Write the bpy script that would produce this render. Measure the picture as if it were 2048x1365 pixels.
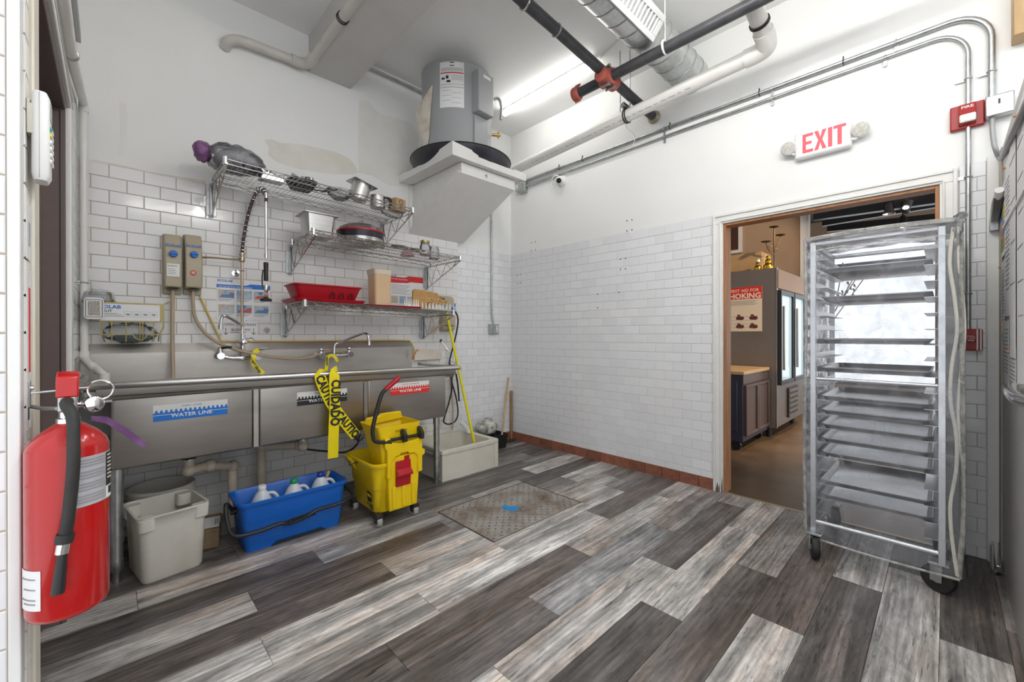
import bpy, math, random
from mathutils import Vector, Matrix
random.seed(7)
for o in list(bpy.data.objects): bpy.data.objects.remove(o)
scene = bpy.context.scene
COL = scene.collection
V = Vector
PI = math.pi
# ------------------------------------------------------------------ camera
FPX, YAW, PIT, ROL = 834.72, .7665, -.0009, -.0016
CAM = V((-3.407, -3.553, 1.2182)); PY = 682.5 - 11.556
Fv = V((math.sin(YAW)*math.cos(PIT), math.cos(YAW)*math.cos(PIT), math.sin(PIT)))
R0 = V((math.cos(YAW), -math.sin(YAW), 0)); U0 = R0.cross(Fv)
Rv = R0*math.cos(ROL) + U0*math.sin(ROL); Uv = -R0*math.sin(ROL) + U0*math.cos(ROL)
cd = bpy.data.cameras.new('camera'); cam = bpy.data.objects.new('camera', cd); COL.objects.link(cam)
cd.sensor_width = 36; cd.sensor_fit = 'HORIZONTAL'; cd.lens = FPX/2048*36; cd.shift_y = -11.556/2048
cd.clip_start = .02
cam.matrix_world = Matrix(((Rv.x, Uv.x, -Fv.x, CAM.x), (Rv.y, Uv.y, -Fv.y, CAM.y), (Rv.z, Uv.z, -Fv.z, CAM.z), (0, 0, 0, 1)))
scene.camera = cam
def ray(px, py): return Fv + Rv*((px-1024)/FPX) - Uv*((py-PY)/FPX)
def ax(px, py, X): r = ray(px, py); return CAM + r*((X-CAM.x)/r.x)      # photo direction met with a wall X = const
def ay(px, py, Y): r = ray(px, py); return CAM + r*((Y-CAM.y)/r.y)      # ... with a wall Y = const
def az(px, py, Z=0): r = ray(px, py); return CAM + r*((Z-CAM.z)/r.z)    # ... with a level Z = const
# ------------------------------------------------------------------ world, view
w = bpy.data.worlds.new('world'); scene.world = w; w.use_nodes = True
bg = w.node_tree.nodes['Background']; bg.inputs[0].default_value = (.93, .96, 1, 1); bg.inputs[1].default_value = WORLD_STRENGTH = .75
scene.view_settings.view_transform = 'Standard'; scene.view_settings.look = 'None'
scene.view_settings.gamma = 1; scene.view_settings.use_curve_mapping = False
scene.view_settings.exposure = 1.12
TUBE = 33.0            # emission of the fluorescent tubes
# ------------------------------------------------------------------ materials
MATS = {}
def rgb(h):           # sRGB hex -> linear
    c = [int(h[i:i+2], 16)/255 for i in (0, 2, 4)]
    return tuple((x/12.92 if x <= .04045 else ((x+.055)/1.055)**2.4) for x in c)
def mat(name, col, rough=.5, metal=0., nz=None, bump=None, coat=0., emit=0., trans=0., alpha=1., stretch=None, ior=1.45, rnd=0.):
    if name in MATS: return MATS[name]
    if isinstance(col, str): col = rgb(col)
    m = bpy.data.materials.new(name); m.use_nodes = True; MATS[name] = m
    nt = m.node_tree; N = nt.nodes; L = nt.links; b = N['Principled BSDF']
    b.inputs['Base Color'].default_value = (*col, 1); b.inputs['Roughness'].default_value = rough
    b.inputs['Metallic'].default_value = metal; b.inputs['IOR'].default_value = ior
    b.inputs['Coat Weight'].default_value = coat; b.inputs['Transmission Weight'].default_value = trans
    b.inputs['Alpha'].default_value = alpha
    if emit: b.inputs['Emission Color'].default_value = (*col, 1); b.inputs['Emission Strength'].default_value = emit
    tc = N.new('ShaderNodeTexCoord'); mp = N.new('ShaderNodeMapping'); L.new(tc.outputs['Object'], mp.inputs[0])
    if stretch: mp.inputs['Scale'].default_value = stretch
    nz = nz or (7, .06, None)
    n = N.new('ShaderNodeTexNoise'); n.inputs['Scale'].default_value = nz[0]; n.inputs['Detail'].default_value = 5
    L.new(mp.outputs[0], n.inputs['Vector'])
    mx = N.new('ShaderNodeMix'); mx.data_type = 'RGBA'
    c2 = nz[2]
    if c2 is None: c2 = tuple(x*.72 for x in col)
    elif isinstance(c2, str): c2 = rgb(c2)
    mx.inputs[6].default_value = (*col, 1); mx.inputs[7].default_value = (*c2, 1)
    mr = N.new('ShaderNodeMapRange'); mr.inputs[1].default_value = .42; mr.inputs[2].default_value = .72
    mr.inputs[3].default_value = 0; mr.inputs[4].default_value = nz[1]
    L.new(n.outputs[0], mr.inputs[0]); L.new(mr.outputs[0], mx.inputs[0])
    out = mx.outputs[2]
    if rnd:
        oi = N.new('ShaderNodeObjectInfo'); hs = N.new('ShaderNodeHueSaturation'); m2 = N.new('ShaderNodeMapRange')
        m2.inputs[3].default_value = 1-rnd; m2.inputs[4].default_value = 1+rnd*.4
        L.new(oi.outputs['Random'], m2.inputs[0]); L.new(m2.outputs[0], hs.inputs['Value']); L.new(out, hs.inputs['Color']); out = hs.outputs[0]
    L.new(out, b.inputs['Base Color'])
    if bump:
        n2 = N.new('ShaderNodeTexNoise'); n2.inputs['Scale'].default_value = bump[0]; n2.inputs['Detail'].default_value = 4
        L.new(mp.outputs[0], n2.inputs['Vector'])
        bp = N.new('ShaderNodeBump'); bp.inputs['Strength'].default_value = bump[1]; bp.inputs['Distance'].default_value = .01
        L.new(n2.outputs[0], bp.inputs['Height']); L.new(bp.outputs[0], b.inputs['Normal'])
    return m
def film(name, col, opac, rough=.12):      # clear plastic sheet: mostly see-through, glossy, faintly cloudy
    m = bpy.data.materials.new(name); m.use_nodes = True; MATS[name] = m
    nt = m.node_tree; N = nt.nodes; L = nt.links; N.remove(N['Principled BSDF']); out = N['Material Output']
    t = N.new('ShaderNodeBsdfTransparent'); t.inputs[0].default_value = (.96, .97, .98, 1)
    d = N.new('ShaderNodeBsdfDiffuse'); d.inputs[0].default_value = (*[x*.55 for x in col], 1)
    tl = N.new('ShaderNodeBsdfTranslucent'); tl.inputs[0].default_value = (*[x*.45 for x in col], 1)
    g = N.new('ShaderNodeBsdfGlossy'); g.inputs['Roughness'].default_value = rough
    a = N.new('ShaderNodeAddShader'); L.new(d.outputs[0], a.inputs[0]); L.new(tl.outputs[0], a.inputs[1])
    tc = N.new('ShaderNodeTexCoord'); n = N.new('ShaderNodeTexNoise'); n.inputs['Scale'].default_value = 9; n.inputs['Detail'].default_value = 8; n.inputs['Distortion'].default_value = 1.5
    L.new(tc.outputs['Object'], n.inputs['Vector'])
    mr = N.new('ShaderNodeMapRange'); mr.inputs[1].default_value = .45; mr.inputs[2].default_value = .8; mr.inputs[3].default_value = opac*.5; mr.inputs[4].default_value = opac*2
    L.new(n.outputs[0], mr.inputs[0])
    m1 = N.new('ShaderNodeMixShader'); L.new(mr.outputs[0], m1.inputs[0]); L.new(t.outputs[0], m1.inputs[1]); L.new(a.outputs[0], m1.inputs[2])
    lw = N.new('ShaderNodeFresnel'); lw.inputs[0].default_value = 1.4
    bp = N.new('ShaderNodeBump'); bp.inputs['Strength'].default_value = .35; bp.inputs['Distance'].default_value = .02
    L.new(n.outputs[0], bp.inputs['Height']); L.new(bp.outputs[0], g.inputs['Normal']); L.new(bp.outputs[0], lw.inputs['Normal'])
    m2 = N.new('ShaderNodeMixShader'); L.new(lw.outputs[0], m2.inputs[0]); L.new(m1.outputs[0], m2.inputs[1]); L.new(g.outputs[0], m2.inputs[2])
    L.new(m2.outputs[0], out.inputs[0]); return m
# ------------------------------------------------------------------ geometry helpers
class MB:
    def __init__(s): s.v = []; s.f = []
    def add(s, vs, fs):
        o = len(s.v); s.v += [V(x) for x in vs]; s.f += [tuple(i+o for i in f) for f in fs]; return s
    def box(s, x0, x1, y0, y1, z0, z1):
        if x0 > x1: x0, x1 = x1, x0
        if y0 > y1: y0, y1 = y1, y0
        if z0 > z1: z0, z1 = z1, z0
        return s.add([(x0,y0,z0),(x1,y0,z0),(x1,y1,z0),(x0,y1,z0),(x0,y0,z1),(x1,y0,z1),(x1,y1,z1),(x0,y1,z1)],
                     [(0,3,2,1),(4,5,6,7),(0,1,5,4),(1,2,6,5),(2,3,7,6),(3,0,4,7)])
    def obox(s, c, hx, hy, hz, ex=V((1,0,0)), ey=V((0,1,0)), ez=V((0,0,1))):
        c = V(c); vs = [c+ex*(a*hx)+ey*(b*hy)+ez*(d*hz) for d in (-1,1) for a,b in ((-1,-1),(1,-1),(1,1),(-1,1))]
        return s.add(vs, [(0,3,2,1),(4,5,6,7),(0,1,5,4),(1,2,6,5),(2,3,7,6),(3,0,4,7)])
    def loft(s, rings, cap0=True, cap1=True, closed=True):
        o = len(s.v); n = len(rings[0])
        for r in rings: s.v += [V(p) for p in r]
        for k in range(len(rings)-1):
            for i in range(n if closed else n-1):
                j = (i+1) % n
                s.f.append((o+k*n+i, o+k*n+j, o+(k+1)*n+j, o+(k+1)*n+i))
        if cap0: s.f.append(tuple(o+i for i in reversed(range(n))))
        if cap1: s.f.append(tuple(o+(len(rings)-1)*n+i for i in range(n)))
        return s
    def tube(s, pts, r, n=10, caps=True):
        pts = [V(p) for p in pts]; rr = r if isinstance(r, (list, tuple)) else [r]*len(pts)
        t = (pts[1]-pts[0]).normalized(); a = t.orthogonal().normalized(); rings = []
        for i, p in enumerate(pts):
            if i == 0: d = pts[1]-pts[0]
            elif i == len(pts)-1: d = pts[-1]-pts[-2]
            else: d = (pts[i+1]-p).normalized() + (p-pts[i-1]).normalized()
            d = d.normalized(); a = (a - d*a.dot(d)).normalized(); b = d.cross(a)
            rings.append([p + (a*math.cos(2*PI*k/n) + b*math.sin(2*PI*k/n))*rr[i] for k in range(n)])
        return s.loft(rings, caps, caps)
    def cyl(s, p0, p1, r0, r1=None, n=16): return s.tube([p0, p1], [r0, r0 if r1 is None else r1], n)
    def lathe(s, prof, c=(0,0,0), n=24, ax=V((0,0,1)), cap0=True, cap1=True):
        ax = V(ax).normalized(); a = ax.orthogonal().normalized(); b = ax.cross(a); c = V(c)
        return s.loft([[c+ax*z+(a*math.cos(2*PI*k/n)+b*math.sin(2*PI*k/n))*r for k in range(n)] for r, z in prof], cap0, cap1)
    def prism(s, poly, fn, w0, w1):       # polygon (u,v) -> fn(u,v,w)
        n = len(poly)
        return s.loft([[fn(u, v_, w0) for u, v_ in poly], [fn(u, v_, w1) for u, v_ in poly]])
    def ball(s, c, rx, ry=None, rz=None, nu=16, nv=10):
        ry = ry or rx; rz = rz or rx
        rings = [[V(c)+V((rx*math.sin(t)*math.cos(2*PI*k/nu), ry*math.sin(t)*math.sin(2*PI*k/nu), -rz*math.cos(t))) for k in range(nu)] for t in [PI*(i+.15)/(nv+.3) for i in range(nv+1)]]
        return s.loft(rings)
    def ring(s, c, R, r, ax=V((0,0,1)), n=20, m=8, a0=0, a1=2*PI):
        ax = V(ax).normalized(); a = ax.orthogonal().normalized(); b = ax.cross(a); full = abs(a1-a0-2*PI) < 1e-6
        P = [V(c)+(a*math.cos(a0+(a1-a0)*k/n)+b*math.sin(a0+(a1-a0)*k/n))*R for k in range(n+1)]
        return s.tube(P, r, m, not full)
    def sheet(s, grid, th, nrm):          # grid of points -> slab of thickness th along nrm
        R = len(grid); C = len(grid[0]); o = len(s.v); nrm = V(nrm)
        for k in (0, 1):
            for row in grid: s.v += [V(p)+nrm*(th*k) for p in row]
        q = R*C
        for i in range(R-1):
            for j in range(C-1):
                a, b, c, d = o+i*C+j, o+i*C+j+1, o+(i+1)*C+j+1, o+(i+1)*C+j
                s.f += [(a, b, c, d), (a+q, d+q, c+q, b+q)]
        edge = [(0, j) for j in range(C)] + [(i, C-1) for i in range(1, R)] + [(R-1, j) for j in range(C-2, -1, -1)] + [(i, 0) for i in range(R-2, 0, -1)]
        for k in range(len(edge)):
            i0, j0 = edge[k]; i1, j1 = edge[(k+1) % len(edge)]; a = o+i0*C+j0; b = o+i1*C+j1
            s.f.append((a, a+q, b+q, b))
        return s
def rr(cx, cy, hx, hy, rad, z, n=4):      # rounded-rectangle ring
    P = []
    for sx, sy, a0 in ((1,1,0),(-1,1,PI/2),(-1,-1,PI),(1,-1,1.5*PI)):
        for k in range(n+1):
            a = a0+PI/2*k/n; P.append(V((cx+sx*(hx-rad)+rad*math.cos(a), cy+sy*(hy-rad)+rad*math.sin(a), z)))
    return P
def bez(p, n=8):                          # Catmull-Rom through points
    p = [V(x) for x in p]; P = [p[0]*2-p[1]]+p+[p[-1]*2-p[-2]]; out = []
    for i in range(1, len(P)-2):
        for k in range(n):
            t = k/n; a, b, c, d = P[i-1:i+3]
            out.append(.5*((2*b)+(c-a)*t+(2*a-5*b+4*c-d)*t*t+(3*b-a-3*c+d)*t**3))
    out.append(p[-1]); return out
ORG = {}
def tag(o, label=None, cat=None, group=None, kind=None):
    if label: o['label'] = label
    if cat: o['category'] = cat
    if group: o['group'] = group
    if kind: o['kind'] = kind
    return o
def thing(name, label, cat, loc=(0,0,0), rotz=None, group=None, kind=None):
    o = bpy.data.objects.new(name, None); COL.objects.link(o); o.empty_display_size = .05
    o.location = loc; ORG[o] = V(loc) if rotz is None else V((0,0,0))
    if rotz: o.rotation_euler = (0, 0, rotz)
    return tag(o, label, cat, group, kind)
def obj(name, mb, m, parent=None, smooth=40, bev=0., kind=None, seg=2, label=None):
    me = bpy.data.meshes.new(name)
    if parent is not None: org = ORG[parent]
    else:
        xs = [v.x for v in mb.v]; ys = [v.y for v in mb.v]; org = V(((min(xs)+max(xs))/2, (min(ys)+max(ys))/2, min(v.z for v in mb.v)))
    me.from_pydata([tuple(v-org) for v in mb.v], [], mb.f); me.validate(); me.update()
    if smooth:
        me.polygons.foreach_set('use_smooth', [True]*len(me.polygons)); me.set_sharp_from_angle(angle=math.radians(smooth))
    me.materials.append(m)
    o = bpy.data.objects.new(name, me); COL.objects.link(o)
    ORG[o] = org
    if parent is not None: o.parent = parent
    else: o.location = org
    if bev:
        b = o.modifiers.new('bevel', 'BEVEL'); b.width = bev; b.segments = seg; b.limit_method = 'ANGLE'; b.angle_limit = .6
    if kind: o['kind'] = kind
    if label: o['label'] = label
    return o
def struct(name, mb, m, parent=None, **k):
    o = obj(name, mb, m, parent, **k)
    if parent is None: o['kind'] = 'structure'
    return o
TXT = {}
def txt(s, size, m, parent, org, u, v, name='lettering', align='CENTER', ext=.0004, bold=0., sx=1., label=None):
    key = (s, align, bold)
    if key not in TXT:
        c = bpy.data.curves.new('t', 'FONT'); c.body = s; c.align_x = align; c.align_y = 'CENTER'; c.size = 1; c.resolution_u = 2; c.offset = bold
        ob = bpy.data.objects.new('t', c); me = bpy.data.meshes.new_from_object(ob)
        TXT[key] = ([tuple(x.co) for x in me.vertices], [tuple(p.vertices) for p in me.polygons])
        bpy.data.objects.remove(ob); bpy.data.curves.remove(c); bpy.data.meshes.remove(me)
    vs, fs = TXT[key]; u = V(u).normalized(); v = V(v).normalized(); n = u.cross(v); mb = MB()
    mb.add([V(org)+u*(x*size*sx)+v*(y*size)+n*ext for x, y, z in vs], fs)
    return obj(name, mb, m, parent, smooth=0, label=label)
def copy_tree(o, loc=None, parent=None, rotz=None):
    c = o.copy(); COL.objects.link(c); ORG[c] = ORG.get(o)
    if parent: c.parent = parent
    if loc is not None: c.location = loc
    if rotz is not None: c.rotation_euler = (0, 0, rotz)
    for ch in [x for x in bpy.data.objects if x.parent == o]: copy_tree(ch, None, c)
    return c
EX, EY, EZ = V((1,0,0)), V((0,1,0)), V((0,0,1))
# ------------------------------------------------------------------ dimensions of the room
XL, YS, XS, H = -3.54, -.115, -.868, 3.55      # left wall, sink wall, end of the sink wall's furring, ceiling
YR = -3.755                                     # cooler wall on the right
TP, TW = .0775, .155                            # tile course height and tile length
# ------------------------------------------------------------------ material palette
plaster = mat('plaster', (.84,.84,.825), .62, nz=(1.6,.25,(.72,.71,.69)), bump=(60,.05))
ceilm = mat('ceiling_paint', (.87,.87,.86), .7, nz=(2,.2,(.80,.80,.79)))
tile_w = mat('white_tile', (.80,.805,.82), .1, nz=(3,.15,(.74,.75,.77)), bump=(9,.06), rnd=.05)
tile_s = mat('white_tile_sink', (.79,.785,.775), .1, nz=(3,.2,(.72,.71,.70)), bump=(9,.06), rnd=.06)
grout_g = mat('grey_grout', (.5,.5,.5), .9, nz=(20,.5,(.38,.37,.36)))
grout_b = mat('tan_grout', (.52,.44,.35), .9, nz=(14,.6,(.55,.50,.43)))
white = mat('white_paint', (.78,.775,.75), .4, nz=(8,.25,(.66,.63,.57)))
whitepl = mat('white_plastic', (.80,.80,.79), .35, nz=(12,.1,None))
cream = mat('cream_plastic', (.66,.63,.55), .4, nz=(5,.4,(.52,.48,.40)))
pvc = mat('white_pvc', (.78,.77,.74), .32, nz=(6,.25,(.62,.59,.53)))
pvc_old = mat('aged_pvc', (.62,.55,.44), .4, nz=(9,.6,(.42,.34,.24)))
steel = mat('stainless_steel', (.56,.55,.53), .28, 1, nz=(5,.5,(.44,.42,.40)), stretch=(.4,1,9))
steel2 = mat('sink_steel', (.50,.475,.445), .40, 1, nz=(4,.6,(.38,.355,.33)), stretch=(.7,1,3), bump=(4,.10))
chrome = mat('chrome', (.72,.72,.73), .12, 1)
wire_c = mat('chrome_wire', (.60,.59,.57), .2, 1, nz=(30,.7,(.30,.27,.23)))
galv = mat('galvanised_steel', (.52,.54,.54), .38, 1, nz=(25,.8,(.36,.37,.37)))
galv_d = mat('galvanised_duct', (.62,.64,.63), .42, .85, nz=(40,.7,(.45,.47,.46)))
alu = mat('aluminium', (.66,.67,.68), .3, 1, nz=(10,.4,(.5,.51,.53)), stretch=(1,1,.3))
black = mat('black_plastic', (.02,.02,.022), .35)
blackr = mat('black_rubber', (.022,.021,.02), .55, nz=(20,.4,(.05,.048,.045)))
blackp = mat('black_pipe', (.045,.045,.05), .38, nz=(10,.5,(.10,.10,.105)))
redc = mat('red_coupling', (.42,.10,.07), .5, nz=(15,.5,(.28,.08,.06)))
red = mat('red_plastic', (.42,.008,.018), .35, nz=(10,.3,None))
redp = mat('red_enamel', (.44,.004,.004), .22, coat=.4, nz=(60,.03,(.6,.1,.1)))
blue = mat('blue_plastic', (.008,.12,.52), .35, nz=(6,.25,(.02,.16,.45)))
blue2 = mat('blue_ink', (.01,.17,.62), .4)
yellow = mat('yellow_plastic', (.80,.56,.005), .33, nz=(7,.3,(.70,.45,.01)))
yel2 = mat('caution_yellow', (.85,.70,.005), .4)
yelh = mat('yellow_handle', (.82,.74,.01), .35)
brownd = mat('brown_door_paint', (.14,.103,.098), .5, nz=(30,.3,(.17,.12,.10)))
woodj = mat('orange_wood', (.42,.19,.075), .45, nz=(5,.7,(.22,.085,.04)), stretch=(6,6,.5))
woodl = mat('pale_wood', (.55,.38,.20), .5, nz=(6,.6,(.38,.23,.11)), stretch=(4,4,.6))
woodb = mat('brush_wood', (.50,.29,.10), .4, nz=(8,.6,(.34,.17,.05)), stretch=(1,5,5))
quarry = mat('red_quarry_tile', (.30,.11,.065), .55, nz=(30,.8,(.16,.07,.05)), rnd=.15)
greyp = mat('grey_enamel', (.36,.37,.375), .3, nz=(3,.2,(.30,.31,.315)), coat=.2)
greyw = mat('cooler_panel', (.50,.49,.47), .45, .3, nz=(160,.5,(.30,.29,.28)), bump=(180,.25))
beige = mat('dispenser_beige', (.44,.38,.27), .42, nz=(6,.3,(.36,.31,.22)))
paper = mat('paper', (.80,.80,.80), .6)
ink = mat('black_ink', (.02,.02,.022), .6)
inkg = mat('grey_ink', (.28,.28,.30), .6)
inkr = mat('red_ink', (.68,.03,.025), .5)
cardb = mat('cardboard', (.46,.30,.15), .7, nz=(12,.4,(.38,.23,.11)))
glass = mat('jar_glass', (.9,.95,.93), .04, trans=.95)
hosec = mat('clear_tan_hose', (.55,.43,.30), .3, nz=(10,.4,(.45,.33,.22)), trans=.25)
hosey = mat('yellow_tubing', (.72,.52,.16), .35)
tanst = mat('water_stain', (.72,.69,.61), .7, nz=(6,.8,(.80,.785,.75)))
dust = mat('dark_grime', (.12,.09,.065), .8, nz=(14,.7,(.24,.19,.14)))
# plank: tone from the object's own colour, grain from noise drawn out along the board
pk = bpy.data.materials.new('grey_wood_plank'); pk.use_nodes = True; MATS['plank'] = pk
def plank_nodes():
    nt = pk.node_tree; N = nt.nodes; L = nt.links; b = N['Principled BSDF']
    tc = N.new('ShaderNodeTexCoord'); oi = N.new('ShaderNodeObjectInfo')
    ml = N.new('ShaderNodeMath'); ml.operation = 'MULTIPLY'; ml.inputs[1].default_value = 93; L.new(oi.outputs['Random'], ml.inputs[0])
    va = N.new('ShaderNodeVectorMath'); L.new(tc.outputs['Object'], va.inputs[0]); L.new(ml.outputs[0], va.inputs[1])
    def noise(sc, det, dist=0., rough=.55):
        mp = N.new('ShaderNodeMapping'); mp.inputs['Scale'].default_value = sc; L.new(va.outputs[0], mp.inputs[0])
        n = N.new('ShaderNodeTexNoise'); n.inputs['Scale'].default_value = 1; n.inputs['Detail'].default_value = det; n.inputs['Distortion'].default_value = dist; n.inputs['Roughness'].default_value = rough
        L.new(mp.outputs[0], n.inputs['Vector']); return n.outputs[0]
    def ramp(src, a, lo, c, hi):
        r = N.new('ShaderNodeMapRange'); r.inputs[1].default_value = a; r.inputs[2].default_value = c; r.inputs[3].default_value = lo; r.inputs[4].default_value = hi
        L.new(src, r.inputs[0]); return r.outputs[0]
    def mul(a, b_):
        m = N.new('ShaderNodeMath'); m.operation = 'MULTIPLY'; L.new(a, m.inputs[0]); L.new(b_, m.inputs[1]); return m.outputs[0]
    band = ramp(noise((1.0, 13, 1), 3, .6), .36, .55, .64, 1.36)
    patch_ = ramp(noise((4.0, 10, 1), 7, .8, .68), .34, .62, .66, 1.30)
    grain = ramp(noise((9, 120, 1), 5, .6, .7), .34, .76, .66, 1.16)
    crack = ramp(noise((5, 62, 1), 5, 1.8, .6), .57, 1.0, .66, .38)
    mpw = N.new('ShaderNodeMapping'); mpw.inputs['Scale'].default_value = (.55, 5.5, 1); L.new(va.outputs[0], mpw.inputs[0])
    wv = N.new('ShaderNodeTexWave'); wv.bands_direction = 'Y'; wv.inputs['Scale'].default_value = 2.2; wv.inputs['Distortion'].default_value = 7; wv.inputs['Detail'].default_value = 3; wv.inputs['Detail Scale'].default_value = 1.4; L.new(mpw.outputs[0], wv.inputs['Vector'])
    ringw = ramp(wv.outputs['Fac'], .0, .80, 1.0, 1.10)
    fac = mul(mul(mul(band, patch_), mul(grain, crack)), ringw)
    vm = N.new('ShaderNodeVectorMath'); vm.operation = 'SCALE'; L.new(oi.outputs['Color'], vm.inputs[0]); L.new(fac, vm.inputs[3])
    tint = N.new('ShaderNodeMix'); tint.data_type = 'RGBA'; tint.blend_type = 'MULTIPLY'; tint.inputs[7].default_value = (1.0, .86, .76, 1)
    L.new(ramp(noise((1.6, 7, 1), 2), .48, 0, .68, .8), tint.inputs[0]); L.new(vm.outputs[0], tint.inputs[6])
    L.new(tint.outputs[2], b.inputs['Base Color']); b.inputs['Roughness'].default_value = .42
    bp = N.new('ShaderNodeBump'); bp.inputs['Strength'].default_value = .12; bp.inputs['Distance'].default_value = .004; L.new(grain, bp.inputs['Height']); L.new(bp.outputs[0], b.inputs['Normal'])
plank_nodes()
# ------------------------------------------------------------------ floor and planks
floor = struct('floor', MB().box(-4.6, 0, -5.4, 0, -.12, -.004), dust, smooth=0)
TONE = {'D': (.152,.136,.128), 'B': (.18,.152,.138), 'M': (.27,.25,.24), 'G': (.33,.325,.33), 'L': (.50,.475,.455), 'W': (.64,.62,.60)}
HX0, HX1, HY0, HY1 = -1.79, -.94, -1.715, -1.125
rows = {  # course top edge Y index n (edge = -1.636 - .19 n): joints from the left, tone of each board from the left
 -8: ([-2.6,-1.4], 'MDM'), -7: ([-3.1,-2.0,-.9], 'DMBD'), -6: ([-2.5,-1.3,-.35], 'DDMD'), -5: ([-2.9,-1.75,-.55], 'DBDM'),
 -4: ([-3.32,-2.15,-.72], 'LLDL'), -3: ([-2.587,-1.45,-.95], 'DGLD'), -2: ([-2.938,-1.86,-.62], 'LBML'),
 -1: ([-2.366,-1.2,-.30], 'BLLM'), 0: ([-2.974,-1.80,-.535], 'WWLM'), 1: ([-2.364,-1.035], 'LWD'), 2: ([-2.627,-1.505,-.42], 'DBLL'),
 3: ([-3.1,-2.008,-.90], 'LDGM'), 4: ([-2.394,-1.30,-.21], 'WLDL'), 5: ([-2.75,-1.658,-.576], 'LDLL'), 6: ([-2.10,-1.008], 'DDM'),
 7: ([-2.5,-1.39,-.30], 'DLBD'), 8: ([-1.88,-.785], 'MDL'), 9: ([-1.56,-.466], 'LWD'), 10: ([-2.12,-1.02], 'DLD'), 11: ([-1.85,-.75], 'MBM'),
 12: ([-2.6,-1.5,-.4], 'DLDM'), 13: ([-2.2,-1.1], 'MDL'), 14: ([-2.9,-1.7,-.6], 'LDMD')}
PM = {}
def plank(x0, x1, y0, y1, tone):
    lx, ly = round(x1-x0, 3), round(y1-y0, 3)
    if lx < .01 or ly < .01: return
    if (lx, ly) not in PM:
        hx, hy = lx/2-.0007, ly/2-.0007; me = bpy.data.meshes.new('plank'); c = .0012
        me.from_pydata([(-hx,-hy,-.004),(hx,-hy,-.004),(hx,hy,-.004),(-hx,hy,-.004),(-hx,-hy,-c),(hx,-hy,-c),(hx,hy,-c),(-hx,hy,-c),(-hx+c,-hy+c,0),(hx-c,-hy+c,0),(hx-c,hy-c,0),(-hx+c,hy-c,0)], [],
            [(0,1,5,4),(1,2,6,5),(2,3,7,6),(3,0,4,7),(4,5,9,8),(5,6,10,9),(6,7,11,10),(7,4,8,11),(8,9,10,11)])
        me.materials.append(pk); PM[(lx, ly)] = me
    o = bpy.data.objects.new('plank', PM[(lx, ly)]); COL.objects.link(o); o.parent = floor
    o.location = V(((x0+x1)/2, (y0+y1)/2, 0))-ORG[floor]
    t = TONE[tone]; k = random.uniform(.9, 1.1); o.color = (t[0]*k, t[1]*k, t[2]*k, 1)
for n, (js, tones) in rows.items():
    y1 = min(-1.636-.19*n, -.003); y0 = -1.636-.19*(n+1)
    if y0 > -.01: continue
    xs = [-4.4]+js+[-.003]
    if y1 > YS and y0 < YS: pass
    for i, t in enumerate(tones):
        a, b = xs[i], xs[i+1]
        if y0 > YR-.2 or True:
            if y0 < HY1 and y1 > HY0 and a < HX1 and b > HX0:      # cut round the hatch
                if a < HX0: plank(a, HX0, y0, y1, t)
                if b > HX1: plank(HX1, b, y0, y1, t)
                ca, cb = max(a, HX0), min(b, HX1)
                if y1 > HY1: plank(ca, cb, HY1, y1, t)
                if y0 < HY0: plank(ca, cb, y0, HY0, t)
            else: plank(a, b, y0, y1, t)
# ------------------------------------------------------------------ walls
wall_sink = struct('wall_sink', MB().box(XL-.2, XS, YS, .14, 0, H), plaster, smooth=0)
wall_back = struct('wall_back', MB().box(XS, .14, 0, .14, 0, H), plaster, smooth=0)
DY0, DY1, DZ = -3.53, -2.367, 2.07
wall_exit = struct('wall_exit', MB().box(0, .10, DY1, 0, 0, H).box(0, .10, -5.4, DY0, 0, H).box(0, .10, DY0, DY1, DZ, H), plaster, smooth=0)
LD0, LD1, LDZ = -2.076, -.941, 2.199        # door opening in the left wall
PYF = -2.27                                  # face of the pier end
wall_left = struct('wall_left', MB().box(XL-.16, XL, LD1, YS, 0, H).box(XL-.16, XL, LD0, LD1, LDZ, H).box(-4.6, XL, PYF, LD0, 0, H), plaster, smooth=0)
ceiling = struct('ceiling', MB().box(-4.6, .14, -5.4, .14, H, H+.1), ceilm, smooth=0)
beam = struct('ceiling_beam', MB().box(-2.29, -1.965, -5.2, YS, 3.268, H), mat('beam_paint', (.60,.59,.57), .75, nz=(3,.4,(.50,.49,.47)), bump=(90,.12)), smooth=0)
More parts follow.
